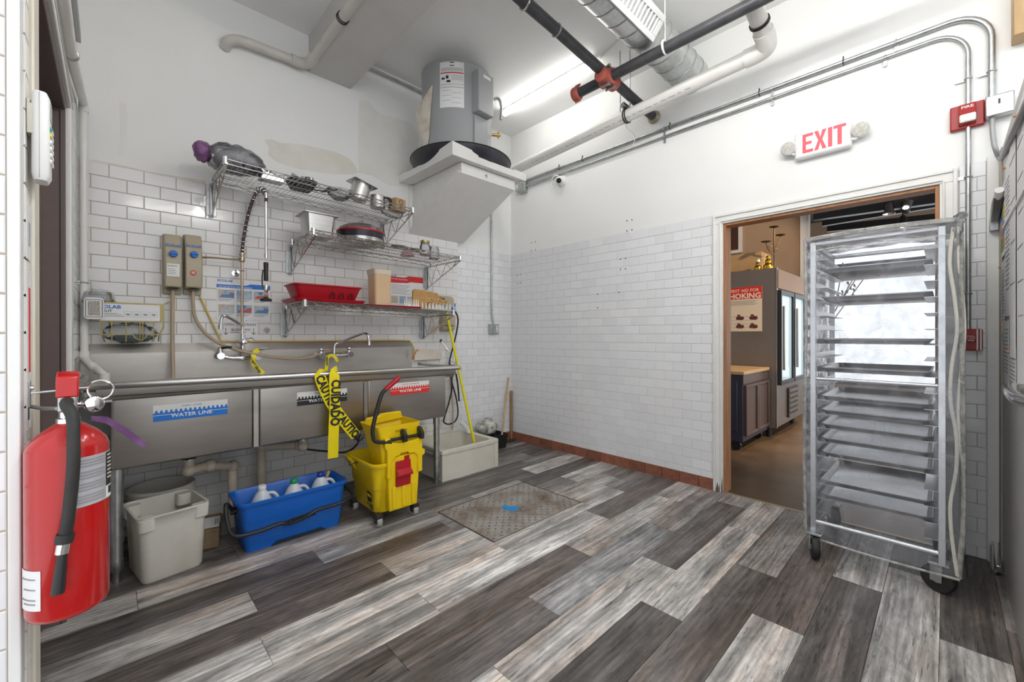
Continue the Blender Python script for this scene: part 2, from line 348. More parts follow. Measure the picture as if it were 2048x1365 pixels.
# ------------------------------------------------------------------ tiles
TM = {}
def tile_mesh(wd, h, m):
    k = (round(wd, 3), round(h, 3), m.name)
    if k not in TM:
        hw, hh, c, t = wd/2, h/2, .002, .007; me = bpy.data.meshes.new('tile')
        v = [(a*hw, 0, b*hh) for a, b in ((-1,-1),(1,-1),(1,1),(-1,1))]+[(a*hw, -t+c*.8, b*hh) for a, b in ((-1,-1),(1,-1),(1,1),(-1,1))]+[(a*(hw-c), -t, b*(hh-c)) for a, b in ((-1,-1),(1,-1),(1,1),(-1,1))]
        me.from_pydata(v, [], [(0,1,5,4),(1,2,6,5),(2,3,7,6),(3,0,4,7),(4,5,9,8),(5,6,10,9),(6,7,11,10),(7,4,8,11),(8,9,10,11)])
        me.polygons.foreach_set('use_smooth', [False]*9); me.materials.append(m); TM[k] = me
    return TM[k]
def tile_wall(wall, o, u, n, regions, zt, uo, mt, mg, limit=300, tname='tile', big=TW):
    u, n, o = V(u), V(n), V(o); L = []
    g = .0038 if mg is grout_b else .0024
    for r in range(40):
        z1 = zt-r*TP; z0 = z1-TP
        for (a, b, c, d) in regions:
            zz0, zz1 = max(z0, c), min(z1, d)
            if zz1-zz0 < .012: continue
            s = uo+(r % 2)*big/2; k0 = math.floor((a-s)/big)
            x = s+k0*big
            while x < b:
                p, q = max(x, a), min(x+big, b)
                if q-p > .012: L.append(((p+q)/2, (zz0+zz1)/2, q-p-g, zz1-zz0-g))
                x += big
    L.sort(key=lambda t: (o+u*t[0]+EZ*t[1]-CAM).length)
    M0 = Matrix(((u.x, -n.x, 0), (u.y, -n.y, 0), (0, 0, 1))).to_4x4()
    rest = MB()
    for i, (cu, cz, wd, h) in enumerate(L):
        p = o+u*cu+EZ*cz
        if i < limit:
            t = bpy.data.objects.new(tname, tile_mesh(wd, h, mt)); COL.objects.link(t); t.parent = wall
            t.matrix_local = Matrix.Translation(p-ORG[wall]) @ M0
        else: rest.obox(p+n*.0035, wd/2, .0035, h/2, u, n, EZ)
    if rest.v: obj('tile_field', rest, mt, wall, smooth=0, kind='stuff')
    gb = MB()
    for (a, b, c, d) in regions: gb.obox(o+u*((a+b)/2)+EZ*((c+d)/2)+n*.002, (b-a)/2, .002, (min(d, zt)-c)/2, u, n, EZ) if d <= zt else gb.obox(o+u*((a+b)/2)+EZ*((c+zt)/2)+n*.002, (b-a)/2, .002, (zt-c)/2, u, n, EZ)
    obj('grout_bed', gb, mg, wall, smooth=0)
ZT, ZT2 = 2.152, 2.232
tile_wall(wall_sink, (0, YS, 0), EX, -EY, [(XL, XS, 1.15, ZT2), (-1.40, XS, .0, 1.15), (XL, -1.40, 0, .62)], ZT2, -3.41, tile_s, grout_b)
tile_wall(wall_back, (0, 0, 0), EX, -EY, [(XS, -.001, .085, ZT)], ZT, -.04, tile_w, grout_g)
tile_wall(wall_exit, (0, 0, 0), -EY, -EX, [(.001, 2.298, .085, ZT), (3.606, 3.706, .0, ZT)], ZT, .03, tile_w, grout_g)
tile_wall(wall_left, (XL, 0, 0), EY, EX, [(-.80, YS, 0, ZT2), (-2.232, -2.165, 0, 3.3)], ZT2+14*TP, -.90, tile_s, grout_b, 60)
tile_wall(wall_left, (0, PYF, 0), EX, -EY, [(-4.4, XL-.0125, .0, 3.4)], ay(8, 112, PYF-.007).z+14*TP, XL-.0125-TW*.5, tile_w, grout_b, 60)
# PVC corner bead on the pier
struct('trim_2', MB().box(XL-.0125, XL+.004, PYF-.009, PYF+.001, 0, H).box(XL-.001, XL+.005, PYF-.009, PYF+.036, 0, H), whitepl, bev=.004)
# ------------------------------------------------------------------ baseboard tiles
bb = struct('baseboard_exit', MB().box(-.006, -.0005, DY1+.07, -.001, 0, .085), dust, smooth=0)
k = 0; y = -.012
qm = None
while y > DY1+.075:
    y2 = max(y-.152, DY1+.073)
    obj('quarry_tile', MB().loft([[(-.006,y,0),(-.006,y2,0),(-.006,y2,.088),(-.006,y,.088)], [(-.016,y-.001,.0),(-.016,y2+.001,.0),(-.013,y2+.001,.086),(-.013,y-.001,.086)]]), quarry, bb, smooth=0)
    y = y2-.003
bk = struct('baseboard_back', MB().box(XS, -.02, -.006, -.0005, 0, .085), dust, smooth=0)
x = -.022
while x > XS:
    x2 = max(x-.152, XS)
    obj('quarry_tile', MB().box(x2+.001, x-.001, -.014, -.006, 0, .087), quarry, bk, smooth=0); x = x2-.002
# ------------------------------------------------------------------ doorway to the next room
CS = .071
tr = struct('trim_1', MB().box(-.018, 0, DY0-CS, DY1+CS, DZ, DZ+CS), white, bev=.004)
def casing_piece(name, y0, y1, z0, z1, vert):
    m = MB().box(-.018, 0, y0, y1, z0, z1)
    return obj(name, m, white, tr, bev=.004)
casing_piece('casing_board', DY1, DY1+CS, 0, DZ, 1); casing_piece('casing_board', DY0-CS, DY0, 0, DZ, 1)
for (y0, y1, z0, z1) in ((DY1+CS-.018, DY1+CS, 0, DZ+CS), (DY0-CS, DY0-CS+.018, 0, DZ+CS), (DY0-CS+.018, DY1+CS-.018, DZ+CS-.018, DZ+CS), (DY1+.012, DY1+.022, 0, DZ+.012), (DY0-.022, DY0-.012, 0, DZ+.012), (DY0-.012, DY1+.012, DZ+.012, DZ+.022)):
    obj('casing_bead', MB().box(-.027, -.018, y0, y1, z0, z1), white, tr, bev=.004)
obj('door_jamb', MB().box(-.004, .104, DY1-.018, DY1, 0, DZ), woodj, tr, bev=.002)
obj('door_jamb', MB().box(-.004, .104, DY0, DY0+.018, 0, DZ), woodj, tr, bev=.002)
obj('head_jamb', MB().box(-.004, .104, DY0+.018, DY1-.018, DZ-.018, DZ), woodj, tr, bev=.002)
obj('worn_foot', MB().prism([(0,0),(.069,0),(.068,.04),(.055,.055),(.052,.02),(.04,.075),(.03,.03),(.018,.09),(.012,.04),(.003,.13)], lambda u, v, w: V((w, DY1+.001+u, v)), -.0186, -.018), dust, tr, smooth=0)
obj('threshold', MB().box(-.01, .01, DY0, DY1, -.002, .006), mat('brass_strip', (.5,.42,.28), .4, .6), tr, smooth=0)
# timber post strip between the tiles and the cooler
struct('trim_3', MB().box(-.02, 0, -3.752, -3.708, 0, 2.17), white, bev=.003)
# ------------------------------------------------------------------ door in the left wall
t2 = struct('trim_4', MB().box(XL-.001, XL+.014, LD0-.075, LD1+.11, LDZ, LDZ+.10), white, bev=.004)
obj('casing_board', MB().box(XL-.001, XL+.014, LD1, LD1+.11, 0, LDZ), white, t2, bev=.004)
obj('casing_board', MB().box(XL-.001, XL+.014, LD0-.085, LD0, 0, LDZ), mat('stained_white', (.68,.65,.56), .45, nz=(7,.6,(.52,.45,.34)), stretch=(1,1,.4)), t2, bev=.004)
for dz in (.03, .062): obj('casing_bead', MB().box(XL+.014, XL+.017, LD0-.07, LD1+.1, LDZ+dz, LDZ+dz+.008), white, t2, bev=.002)
d1 = struct('door_1', MB().box(XL-.15, XL-.11, LD0, LD1, .008, LDZ), brownd, smooth=0)
obj('door_frame', MB().box(XL-.16, XL-.002, LD1-.022, LD1-.0005, 0, LDZ-.001).box(XL-.16, XL-.002, LD0+.0005, LD0+.022, 0, LDZ-.001).box(XL-.16, XL-.002, LD0+.022, LD1-.022, LDZ-.022, LDZ-.001), brownd, d1, bev=.003)
obj('frame_stop', MB().box(XL-.085, XL-.07, LD1-.034, LD1-.022, 0, LDZ-.022).box(XL-.085, XL-.07, LD0+.022, LD1-.034, LDZ-.036, LDZ-.022), mat('brown_edge', (.13,.085,.06), .5), d1, bev=.002)
obj('frame_stop', MB().box(XL-.02, XL-.016, LD1-.0235, LD1-.022, 0, LDZ-.03), black, d1, smooth=0)
obj('door_knob', MB().lathe([(.012,0),(.012,.03),(.028,.035),(.03,.055),(.02,.068)], (XL-.11, LD0+.09, .97), ax=EX), chrome, d1)
# ------------------------------------------------------------------ the next room, seen through the doorway
barwall = mat('tan_bar_wall', (.42,.30,.21), .7, nz=(2,.4,(.28,.20,.14)))
bardark = mat('dark_bar_ceiling', (.10,.085,.08), .8)
concr = mat('stained_concrete', (.15,.10,.062), .36, nz=(3,.9,(.08,.052,.03)), bump=(25,.1))
struct('floor_bar', MB().box(.011, 9, -7.5, 3, -.12, -.002), concr, smooth=0)
struct('ceiling_bar', MB().box(.101, 9, -7.5, 3, 3.9, 4.0), bardark, smooth=0)
pw = ax(1617, 440, 5.2)
struct('wall_bar_far', MB().box(5.2, 5.35, pw.y, 3, 0, 3.9), barwall, smooth=0)
struct('wall_bar_side', MB().box(.141, 5.2, .9, 1.05, 0, 3.9), barwall, smooth=0)
struct('trim_5', MB().box(5.1, 5.2, pw.y-.02, pw.y+.1, 0, 3.9), white, smooth=0)
wl = ax(1632, 600, 8.85).y; WZ0, WZ1 = .06, 3.45
struct('wall_bar_window_side', MB().box(8.8, 8.95, -7.5, 3, 0, WZ0).box(8.8, 8.95, -7.5, -5.6, WZ0, 3.9).box(8.8, 8.95, wl, 3, WZ0, 3.9).box(8.8, 8.95, -5.6, wl, WZ1, 3.9), barwall, smooth=0)
win = struct('window_1', MB().box(8.82, 8.9, -5.6, -5.52, WZ0, WZ1).box(8.82, 8.9, wl-.08, wl, WZ0, WZ1).box(8.82, 8.9, -5.52, wl-.08, WZ1-.08, WZ1).box(8.82, 8.9, -5.52, wl-.08, WZ0, WZ0+.08).box(8.82, 8.9, -5.52, wl-.08, 2.75, 2.85), black, smooth=0)
gp = mat('window_glass', (.95,.97,1), .0, alpha=.08)
for a, b in ((WZ0+.08, 2.75), (2.85, WZ1-.08)): obj('window_pane', MB().box(8.85, 8.86, -5.52, wl-.08, a, b), gp, win, smooth=0)
# merchandiser fridge
dsteel = mat('brown_steel', (.30,.265,.24), .4, .75, nz=(4,.5,(.24,.20,.18)))
FX, FY = 2.19, -2.18
fr = thing('display_fridge', 'tall stainless display fridge with lit glass doors in the next room', 'fridge', (FX, FY+.35, 0))
obj('cabinet_body', MB().box(FX, FX+1.35, FY, FY+.72, .12, 2.0), dsteel, fr, bev=.004)
obj('corner_trim', MB().box(FX-.004, FX+.03, FY-.012, FY, .12, 2.0), steel, fr)
obj('header_panel', MB().box(FX+.03, FX+1.32, FY-.02, FY, 1.76, 1.98), mat('copper_panel', (.28,.17,.09), .4, .5), fr)
for k in range(2):
    x0 = FX+.05+k*.64; d = obj('glass_door', MB().box(x0, x0+.03, FY-.045, FY-.002, .62, 1.74).box(x0+.57, x0+.6, FY-.045, FY-.002, .62, 1.74).box(x0+.03, x0+.57, FY-.045, FY-.002, 1.69, 1.74).box(x0+.03, x0+.57, FY-.045, FY-.002, .62, .67), black, fr)
    obj('pane', MB().box(x0+.03, x0+.57, FY-.02, FY-.014, .67, 1.69), mat('lit_glass', (.35,.48,.55), .1, emit=.28), d, smooth=0)
    obj('door_handle', MB().box(x0+.02, x0+.045, FY-.075, FY-.05, .8, 1.55), steel, d, bev=.004)
obj('grille', MB().box(FX+.5, FX+.95, FY-.02, FY-.001, .18, .55), black, fr)
for k in range(6): obj('grille_slat', MB().box(FX+.49, FX+.96, FY-.035, FY-.02, .19+k*.062, .215+k*.062), dsteel, fr, smooth=0)
for x in (FX+.1, FX+1.2):
    for y in (FY+.1, FY+.6): obj('foot', MB().cyl((x,y,0), (x,y,.12), .03), black, fr)
# first-aid poster on the side of the fridge
a = ax(1450, 579, FX-.004); b_ = ax(1524, 663, FX-.004)
py0, py1, pz0, pz1 = b_.y, a.y+.02, b_.z, ax(1524, 572, FX-.004).z
po = obj('first_aid_poster', MB().box(FX-.004, FX-.0005, py0, py1, pz0, pz1), mat('cream_paper', (.80,.70,.55), .6), smooth=0)
tag(po, 'cream and red choking first aid poster on the fridge side', 'poster')
hz = pz1-(pz1-pz0)*.27
obj('red_band', MB().box(FX-.0055, FX-.004, py0, py1, hz, pz1), inkr, po, smooth=0)
pc = (py0+py1)/2
cw = mat('cream_ink', (.85,.78,.62), .6)
PW_ = py1-py0
txt('FIRST AID FOR', PW_*.118, cw, po, (FX-.0057, pc-.02, pz1-.045), -EY, EZ, bold=.01)
txt('CHOKING', PW_*.205, cw, po, (FX-.0057, pc, pz1-.112), -EY, EZ, bold=.03, sx=1.0)
for k in range(9): obj('text_line', MB().box(FX-.0048, FX-.004, py0+.05+(k % 3)*.02, py1-.05, hz-.025-k*.012 if k < 5 else pz0+.18-(k-5)*.045, hz-.021-k*.012 if k < 5 else pz0+.183-(k-5)*.045), inkg, po, smooth=0)
dk = mat('maroon_ink', (.12,.03,.025), .6)
for k, (yy, zz) in enumerate(((.09,.27),(.24,.27),(.39,.27),(.09,.1),(.24,.1),(.39,.1))):
    obj('figure_picture', MB().prism([(-.045,-.02),(-.02,-.035),(.04,-.03),(.05,0),(.03,.025),(.035,.045),(.005,.05),(-.01,.02),(-.04,.02)], lambda u, v, w_: V((FX-.0045, py0+yy+u, pz0+zz*.62+v*.8)) if w_ else V((FX-.004, py0+yy+u, pz0+zz*.62+v*.8)), 0, 1), dk, po, smooth=0)
# navy prep cabinet with butcher-block top
navy = mat('navy_cabinet', (.035,.037,.06), .45, nz=(3,.4,(.05,.045,.06)))
maro = mat('maroon_cabinet', (.12,.08,.07), .35, .3)
CX, CY = 1.30, -2.10
cb = thing('prep_cabinet', 'dark navy cabinet with butcher block top on casters beyond the doorway', 'cabinet', (CX+.4, CY+.3, 0))
obj('body', MB().box(CX, CX+.86, CY, CY+.75, .1, .80), navy, cb, bev=.004)
obj('worktop', MB().box(CX-.02, CX+.87, CY-.02, CY+.77, .80, .835), woodl, cb, bev=.004)
obj('top_rail', MB().box(CX, CX+.86, CY-.006, CY, .70, .80), maro, cb, bev=.002)
for k in range(2):
    x0 = CX+.03+k*.41; dd = obj('cabinet_door', MB().box(x0, x0+.4, CY-.016, CY, .16, .69), maro, cb, bev=.003)
    obj('door_frame', MB().box(x0, x0+.03, CY-.03, CY-.016, .16, .69).box(x0+.03, x0+.4, CY-.03, CY-.016, .66, .69).box(x0+.03, x0+.4, CY-.03, CY-.016, .16, .19).box(x0+.36, x0+.4, CY-.03, CY-.016, .19, .66), maro, dd, bev=.003)
obj('side_panel', MB().box(CX-.012, CX, CY+.05, CY+.7, .2, .74), navy, cb, bev=.008)
for x in (CX+.07, CX+.78):
    for y in (CY+.08, CY+.66): obj('caster', MB().cyl((x-.018,y,.045), (x+.018,y,.045), .045, n=20).box(x-.03, x+.03, y-.02, y+.02, .075, .1), black, cb)
# on top of the fridge
bx = thing('cardboard_box', 'open brown cardboard box on top of the display fridge', 'box', (2.75, -1.72, 2.0))
obj('box_walls', MB().box(2.42, 2.82, -1.97, -1.96, 2.002, 2.25).box(2.42, 2.82, -1.5, -1.49, 2.002, 2.25).box(2.42, 2.43, -1.96, -1.5, 2.002, 2.25).box(2.81, 2.82, -1.96, -1.5, 2.002, 2.25).box(2.43, 2.81, -1.96, -1.5, 2.002, 2.01), cardb, bx, smooth=0)
obj('flap', MB().sheet([[(2.43,-1.965,2.25),(2.80,-1.965,2.25)],[(2.43,-2.06,2.31),(2.80,-2.06,2.31)]], .006, EZ), cardb, bx, smooth=0)
gold = mat('gold', (.80,.50,.06), .25, 1)
for k, (px, sc, lab) in enumerate(((1516, .8, 'white and gold rooster figurine on the fridge top'), (1536, 1., 'small shiny gold figurine beside the rooster on the fridge'))):
    p = ax(px, 526, FX+.09); p.z = 2.0
    f = thing('figurine', lab, 'figurine', p, group='figurines on the fridge')
    obj('body', MB().lathe([(.05*sc,0),(.055*sc,.02),(.05*sc,.05*sc),(.03*sc,.075*sc),(.034*sc,.1*sc),(.015*sc,.13*sc)], p), gold, f)
    obj('head', MB().ball(p+V((0,0,.14*sc)), .026*sc), whitepl if k == 0 else gold, f)
    if k == 0: obj('tail', MB().sheet([[p+V((.02,0,.06)),p+V((.05,0,.05))],[p+V((.06,0,.15)),p+V((.09,0,.12))]], .008, EY), whitepl, f)
bronze = mat('dark_bronze', (.16,.11,.05), .4, .8)
p = V((FX+.22, FY+.07, 2.0))
cn = thing('candle_holder', 'dark bronze three-armed candle holder standing on the fridge corner', 'candle holder', p)
obj('base', MB().lathe([(.05,0),(.05,.01),(.012,.03)], p), bronze, cn)
obj('stem', MB().tube(bez([p, p+V((.01,0,.15)), p+V((-.012,0,.3)), p+V((0,0,.5))]), .009), bronze, cn)
for dx, dz in ((-.07,.34), (.055,.42), (0,.52)):
    obj('arm', MB().tube(bez([p+V((0,0,dz-.15)), p+V((dx*.3,-dx*.5,dz-.12)), p+V((dx*.8,-dx*.9,dz-.05)), p+V((dx,-dx,dz))]), .006), bronze, cn)
    obj('dish', MB().lathe([(.015,-.005),(.05,.004),(.054,.012),(.048,.008)], p+V((dx,-dx,dz))), bronze, cn)
# framed dark panel high on the wall
a = ax(1458, 452, 5.19); b_ = ax(1478, 500, 5.19)
pf = obj('framed_panel', MB().box(5.16, 5.195, b_.y, b_.y+.5, b_.z, b_.z+.9), mat('dark_wood_panel', (.07,.03,.02), .4), smooth=0); tag(pf, 'dark wood panel in a white frame high on the bar wall', 'picture')
obj('frame', MB().box(5.15, 5.2, b_.y-.06, b_.y, b_.z-.06, b_.z+.96).box(5.15, 5.2, b_.y, b_.y+.5, b_.z-.06, b_.z), white, pf, smooth=0)
# ceiling track and spot lamps
for k, (y, z) in enumerate(((-3.2, 3.25), (-3.6, 3.3), (-4.1, 3.3))):
    pass
def beam_bar(n, p0, p1, r, label):
    d = (p1-p0).normalized(); s = d.cross(EZ).normalized()
    o = obj(n, MB().obox((p0+p1)/2, (p1-p0).length/2, r, r*1.3, d, s, s.cross(d)), black, smooth=0); tag(o, label, 'beam'); return o
beam_bar('ceiling_girder', ax(1628, 432, 5.0), ax(1905, 392, 5.0), .06, 'nearest black ceiling girder above the window')
beam_bar('ceiling_girder', ax(1645, 446, 6.2), ax(1905, 402, 6.2), .05, 'middle black ceiling girder above the window')
beam_bar('ceiling_girder', ax(1655, 458, 7.4), ax(1905, 432, 7.4), .05, 'furthest black ceiling girder beside the window wall')
bulb = mat('spot_bulb', (1., .72, .35), .4, emit=60)
for k, (px, py, X0, lab) in enumerate(((1812, 413, 4.6, 'lit warm track spotlight hanging under the black girder'), (1778, 420, 4.9, 'unlit silver track spotlight left of the lit one'), (1806, 445, 5.4, 'black cone track lamp below the lit spotlight'))):
    p = ax(px, py, X0)
    s = thing('track_spotlight', lab, 'spotlight', p, group='track lights in the next room')
    obj('stem', MB().cyl(p+V((0,0,.06)), V((p.x, p.y, 3.9)), .012), black, s)
    obj('lamp_shade', MB().lathe([(.03,.1),(.045,.07),(.055,0),(.075,-.06)], p, ax=V((-.3,0,-1)) if k == 0 else EZ, cap1=False), chrome if k == 1 else black, s)
    if k == 0: obj('bulb', MB().ball(p+V((-.035,0,-.03)), .035), bulb, s)
for k, (p, tgt, e) in enumerate(((V((4.3,-2.9,3.4)), V((2.9,-2.9,0)), 150), (V((1.4,-4.2,3.5)), V((2.3,-2.0,1.2)), 190), (V((3.0,-2.4,3.75)), V((4.9,-.9,2.4)), 60))):  # warm spots added to brighten the next room, set apart from its fixtures
    l = bpy.data.lights.new('spot', 'SPOT'); l.energy = e; l.color = (1, .74, .50); l.spot_size = 1.0; l.spot_blend = .6; l.shadow_soft_size = .06
    lo = bpy.data.objects.new('added_bar_spot', l); COL.objects.link(lo); lo.location = p; lo.rotation_euler = (tgt-p).to_track_quat('-Z', 'Y').to_euler()
# dry branches in a vase
twig = mat('dry_twig', (.10,.05,.035), .7)
bp_ = ax(1640, 470, 6.0); bp_.z = 0
br = thing('branch_vase', 'tall vase of dry red-brown branches near the window', 'plant', bp_)
obj('vase', MB().lathe([(.1,0),(.16,.2),(.17,.7),(.1,1.1),(.13,1.2)], bp_), bardark, br)
random.seed(3)
for k in range(16):
    a = random.uniform(0, 6.28); l = random.uniform(.8, 1.5); q0 = bp_+V((0,0,1.15)); d = V((math.cos(a)*.25, math.sin(a)*.45-.15, 1)).normalized()
    q1 = q0+d*l*.5; q2 = q0+d*l+V((random.uniform(-.1,.1), random.uniform(-.15,.15), 0))
    obj('branch', MB().tube(bez([q0, q1, q2], 4), .008, 5), twig, br)
    lf = MB()
    for j in range(5):
        c = q1.lerp(q2, random.random())+V((random.uniform(-.06,.06), random.uniform(-.08,.08), random.uniform(-.06,.06))); lf.sheet([[c, c+V((0,.03,.02))],[c+V((0,.01,.06)), c+V((0,.04,.06))]], .002, EX)
    obj('leaves', lf, twig, br, smooth=0, kind='stuff')
# ------------------------------------------------------------------ ceiling fixtures
tubem = mat('tube_glow', (1., .985, .95), .4, emit=TUBE)
def strip_light(p0, p1, label, tm=None):
    p0, p1 = V(p0), V(p1); d = (p1-p0).normalized(); s = d.cross(EZ).normalized(); L = (p1-p0).length/2; c = (p0+p1)/2
    t = thing('fluorescent_light', label, 'ceiling light', (c.x, c.y, p0.z), group='ceiling strip lights')
    obj('housing', MB().obox(c+V((0,0,.032)), L+.02, .016, .008, d, s, EZ), white, t, bev=.002)
    for f in (-.7, .7): obj('hanger_rod', MB().cyl(c+d*(L*f)+V((0,0,.038)), V(((c+d*(L*f)).x, (c+d*(L*f)).y, H)), .006, n=8), white, t)
    obj('diffuser', MB().tube([p0, p1], .026, 14), tm or tubem, t)
    for p in (p0, p1): obj('end_cap', MB().cyl(p-d*.012*(1 if p == p0 else -1), p+d*.004*(1 if p == p0 else -1), .027), whitepl, t)
a = az(1008, 228, 3.5); b_ = az(1180, 147, 3.5)
strip_light((a.x, a.y, 3.5), (a.x+.0, -1.50, 3.5), 'glowing white fluorescent strip light on the ceiling behind the black pipes', mat('tube_glow_soft', (1., .985, .95), .4, emit=TUBE*.22))
strip_light((-1.7, -2.25, 3.15), (-1.7, -3.45, 3.15), 'added unseen fluorescent strip light hung low over the room to brighten the ceiling')  # out-of-view strip, placed here to throw more light on the ceiling
strip_light((-2.45, -3.4, 3.05), (-2.45, -4.6, 3.05), 'added unseen fluorescent strip light hung low behind the camera')  # another added strip, out of view and hung low for fill light
strip_light((-3.2, -5.15, 3.2), (-2.0, -5.15, 3.2), 'fluorescent strip light across the ceiling behind the camera', mat('tube_glow_half', (1., .985, .95), .4, emit=TUBE*.55))
def patch(c, r, a0, a1, z0, z1, m, name, parent, th=.0008, n=12):      # strip wrapped round a cylinder
    g = [[V((c[0]+(r+.0004)*math.cos(math.radians(a0+(a1-a0)*k/n)), c[1]+(r+.0004)*math.sin(math.radians(a0+(a1-a0)*k/n)), z)) for k in range(n+1)] for z in (z0, z1)]
    g2 = [[V((c[0]+(r+.0004+th)*math.cos(math.radians(a0+(a1-a0)*k/n)), c[1]+(r+.0004+th)*math.sin(math.radians(a0+(a1-a0)*k/n)), z)) for k in range(n+1)] for z in (z0, z1)]
    ring = [g[0]+list(reversed(g[1]))][0]; ring2 = [g2[0]+list(reversed(g2[1]))][0]
    mb = MB(); o = 0
    mb.v = g[0]+g[1]+g2[0]+g2[1]; q = n+1
    for k in range(n):
        mb.f += [(k, k+1, q+k+1, q+k), (2*q+k, 3*q+k, 3*q+k+1, 2*q+k+1), (k, 2*q+k, 2*q+k+1, k+1), (q+k, q+k+1, 3*q+k+1, 3*q+k)]
    mb.f += [(0, q, 3*q, 2*q), (n, 2*q+n, 3*q+n, q+n)]
    return obj(name, mb, m, parent, smooth=30)
# heater platform
PX0, PX1, PYA = -1.52, -.714, -.941
pl = thing('heater_platform', 'white plywood wall platform with slanted underside carrying the water heater', 'platform', ((PX0+PX1)/2, YS, 2.16))
def notched(a, b, fn):   # side board, high at the ends near the corner, notched for the pan
    return MB().prism([(a, 2.60), (b, 2.60), (b, 2.665), (a+(b-a)*.82, 2.665), (a+(b-a)*.80, 2.655), (a+(b-a)*.32, 2.655), (a+(b-a)*.31, 2.685), (a, 2.705)], fn, 0, .022)
obj('side_board', notched(0, PX1-PX0, lambda u, v, w_: V((PX0+u, PYA+w_, v))), white, pl, smooth=0)
obj('side_board', notched(0, YS-PYA-.022, lambda u, v, w_: V((PX0+w_, PYA+.022+u, v))), white, pl, smooth=0)
obj('side_board', MB().box(PX1-.022, PX1, PYA+.022, YS, 2.60, 2.665), white, pl, smooth=0)
obj('deck', MB().box(PX0+.022, PX1-.022, PYA+.022, YS, 2.605, 2.63), white, pl, smooth=0)
AX0, AX1, AY = -1.385, -.79, -.875
obj('apron_board', MB().box(AX0, AX1, AY, AY+.02, 2.515, 2.60), white, pl, bev=.002)
obj('side_panel', MB().prism([(AY+.02, 2.60), (YS, 2.60), (YS, 2.16), (AY+.02, 2.515)], lambda u, v, w_: V((AX0+w_, u, v)), 0, .018), white, pl, smooth=0)
obj('side_panel', MB().prism([(AY+.02, 2.60), (YS, 2.60), (YS, 2.16), (AY+.02, 2.515)], lambda u, v, w_: V((AX1-w_, u, v)), 0, .018), white, pl, smooth=0)
obj('slanted_panel', MB().prism([(AY, 2.515), (AY+.02, 2.535), (YS, 2.175), (YS, 2.15)], lambda u, v, w_: V((AX0-.03+w_*(AX1-AX0+.01), u, v)), 0, 1), white, pl, smooth=0)
obj('batten', MB().box(AX0-.035, AX0-.002, YS-.02, YS, 2.16, 2.60), white, pl, smooth=0)
p = ay(972, 353, AY); obj('bolt_head', MB().lathe([(.014,0),(.014,.004),(.006,.005)], p, ax=-EY), chrome, pl)
# drip pan and water heater
HC = V((-1.225, -.596, 2.63)); PC = V((-1.15, -.56, 2.632))
pan = obj('drip_pan', MB().lathe([(.30,0),(.36,.004),(.42,.05),(.435,.105),(.445,.11),(.43,.112),(.40,.05),(.34,.012)], PC, 48), mat('black_pan', (.03,.03,.038), .3, nz=(8,.4,(.06,.055,.07))))
tag(pan, 'round black plastic drip pan under the water heater', 'pan')
wh = thing('water_heater', 'grey cylindrical water heater standing on the white wall platform', 'water heater', HC)
HR = .298; ZH = 3.455
obj('tank', MB().lathe([(HR-.01,.02),(HR,.03),(HR,ZH-HC.z-.03),(HR+.004,ZH-HC.z-.028),(HR+.004,ZH-HC.z-.008),(HR-.004,ZH-HC.z)], HC, 64), greyp, wh, smooth=30)
lb = patch(HC, HR, -153, -115, 3.045, 3.41, paper, 'rating_label', wh)
patch(HC, HR+.001, -152, -116, 3.318, 3.326, inkr, 'red_band', lb)
patch(HC, HR+.001, -152, -116, 3.205, 3.207, ink, 'rule', lb); patch(HC, HR+.001, -152, -116, 3.228, 3.2295, ink, 'rule', lb)
for z in (3.40, 3.375): patch(HC, HR+.001, -137, -130, z, z+.006, ink, 'print', lb)
patch(HC, HR+.001, -150, -145, 3.27, 3.285, ink, 'pictogram', lb); patch(HC, HR+.001, -143, -139, 3.275, 3.30, ink, 'pictogram', lb); patch(HC, HR+.001, -142, -136, 3.245, 3.262, ink, 'pictogram', lb)
for k in range(16):
    z = 3.36-.006*k if k < 5 else (3.30-.009*(k-5) if k < 10 else 3.18-.02*(k-10))
    patch(HC, HR+.0008, -151 if k < 5 else (-134 if k < 10 else -150+(k % 2)*16), -117 if k < 10 else -135+(k % 2)*16, z, z+.002, inkg, 'print', lb, n=6)
ja = math.radians(-86); jd = V((math.cos(ja), math.sin(ja), 0)); js = V((-jd.y, jd.x, 0))
jb = obj('junction_box', MB().obox(HC+jd*(HR+.025)+V((0,0,.555)), .045, .085, .165, jd, js, EZ), greyp, wh, bev=.006)
obj('sticker', MB().obox(HC+jd*(HR+.0705)+js*.01+V((0,0,.685)), .0006, .04, .012, jd, js, EZ), paper, jb, smooth=0)
obj('access_panel', MB().obox(HC+jd*(HR+.001)+V((0,0,.25)), .012, .075, .13, jd, js, EZ), greyp, wh, bev=.004)
sd = math.radians(-50); q0 = HC+V((math.cos(sd)*(HR+.01), math.sin(sd)*(HR+.01), .62))
obj('relief_pipe', MB().tube(bez([q0, q0+V((.05,-.03,.02)), q0+V((.075,-.04,-.04)), q0+V((.07,-.04,-.16))]), .012), galv, wh)
obj('drain_valve', MB().cyl(q0+V((0,0,-.3)), q0+V((.06,-.045,-.3)), .012).cyl(q0+V((.045,-.035,-.325)), q0+V((.045,-.035,-.275)), .008), mat('brass', (.55,.38,.12), .35, 1), wh)
fl = []
fa = [(-186,3.09,0),(-170,3.20,.012),(-186,3.00,.01),(-178,2.97,.05),(-184,2.86,.02),(-176,2.80,.03),(-182,2.76,.005)]
g = []
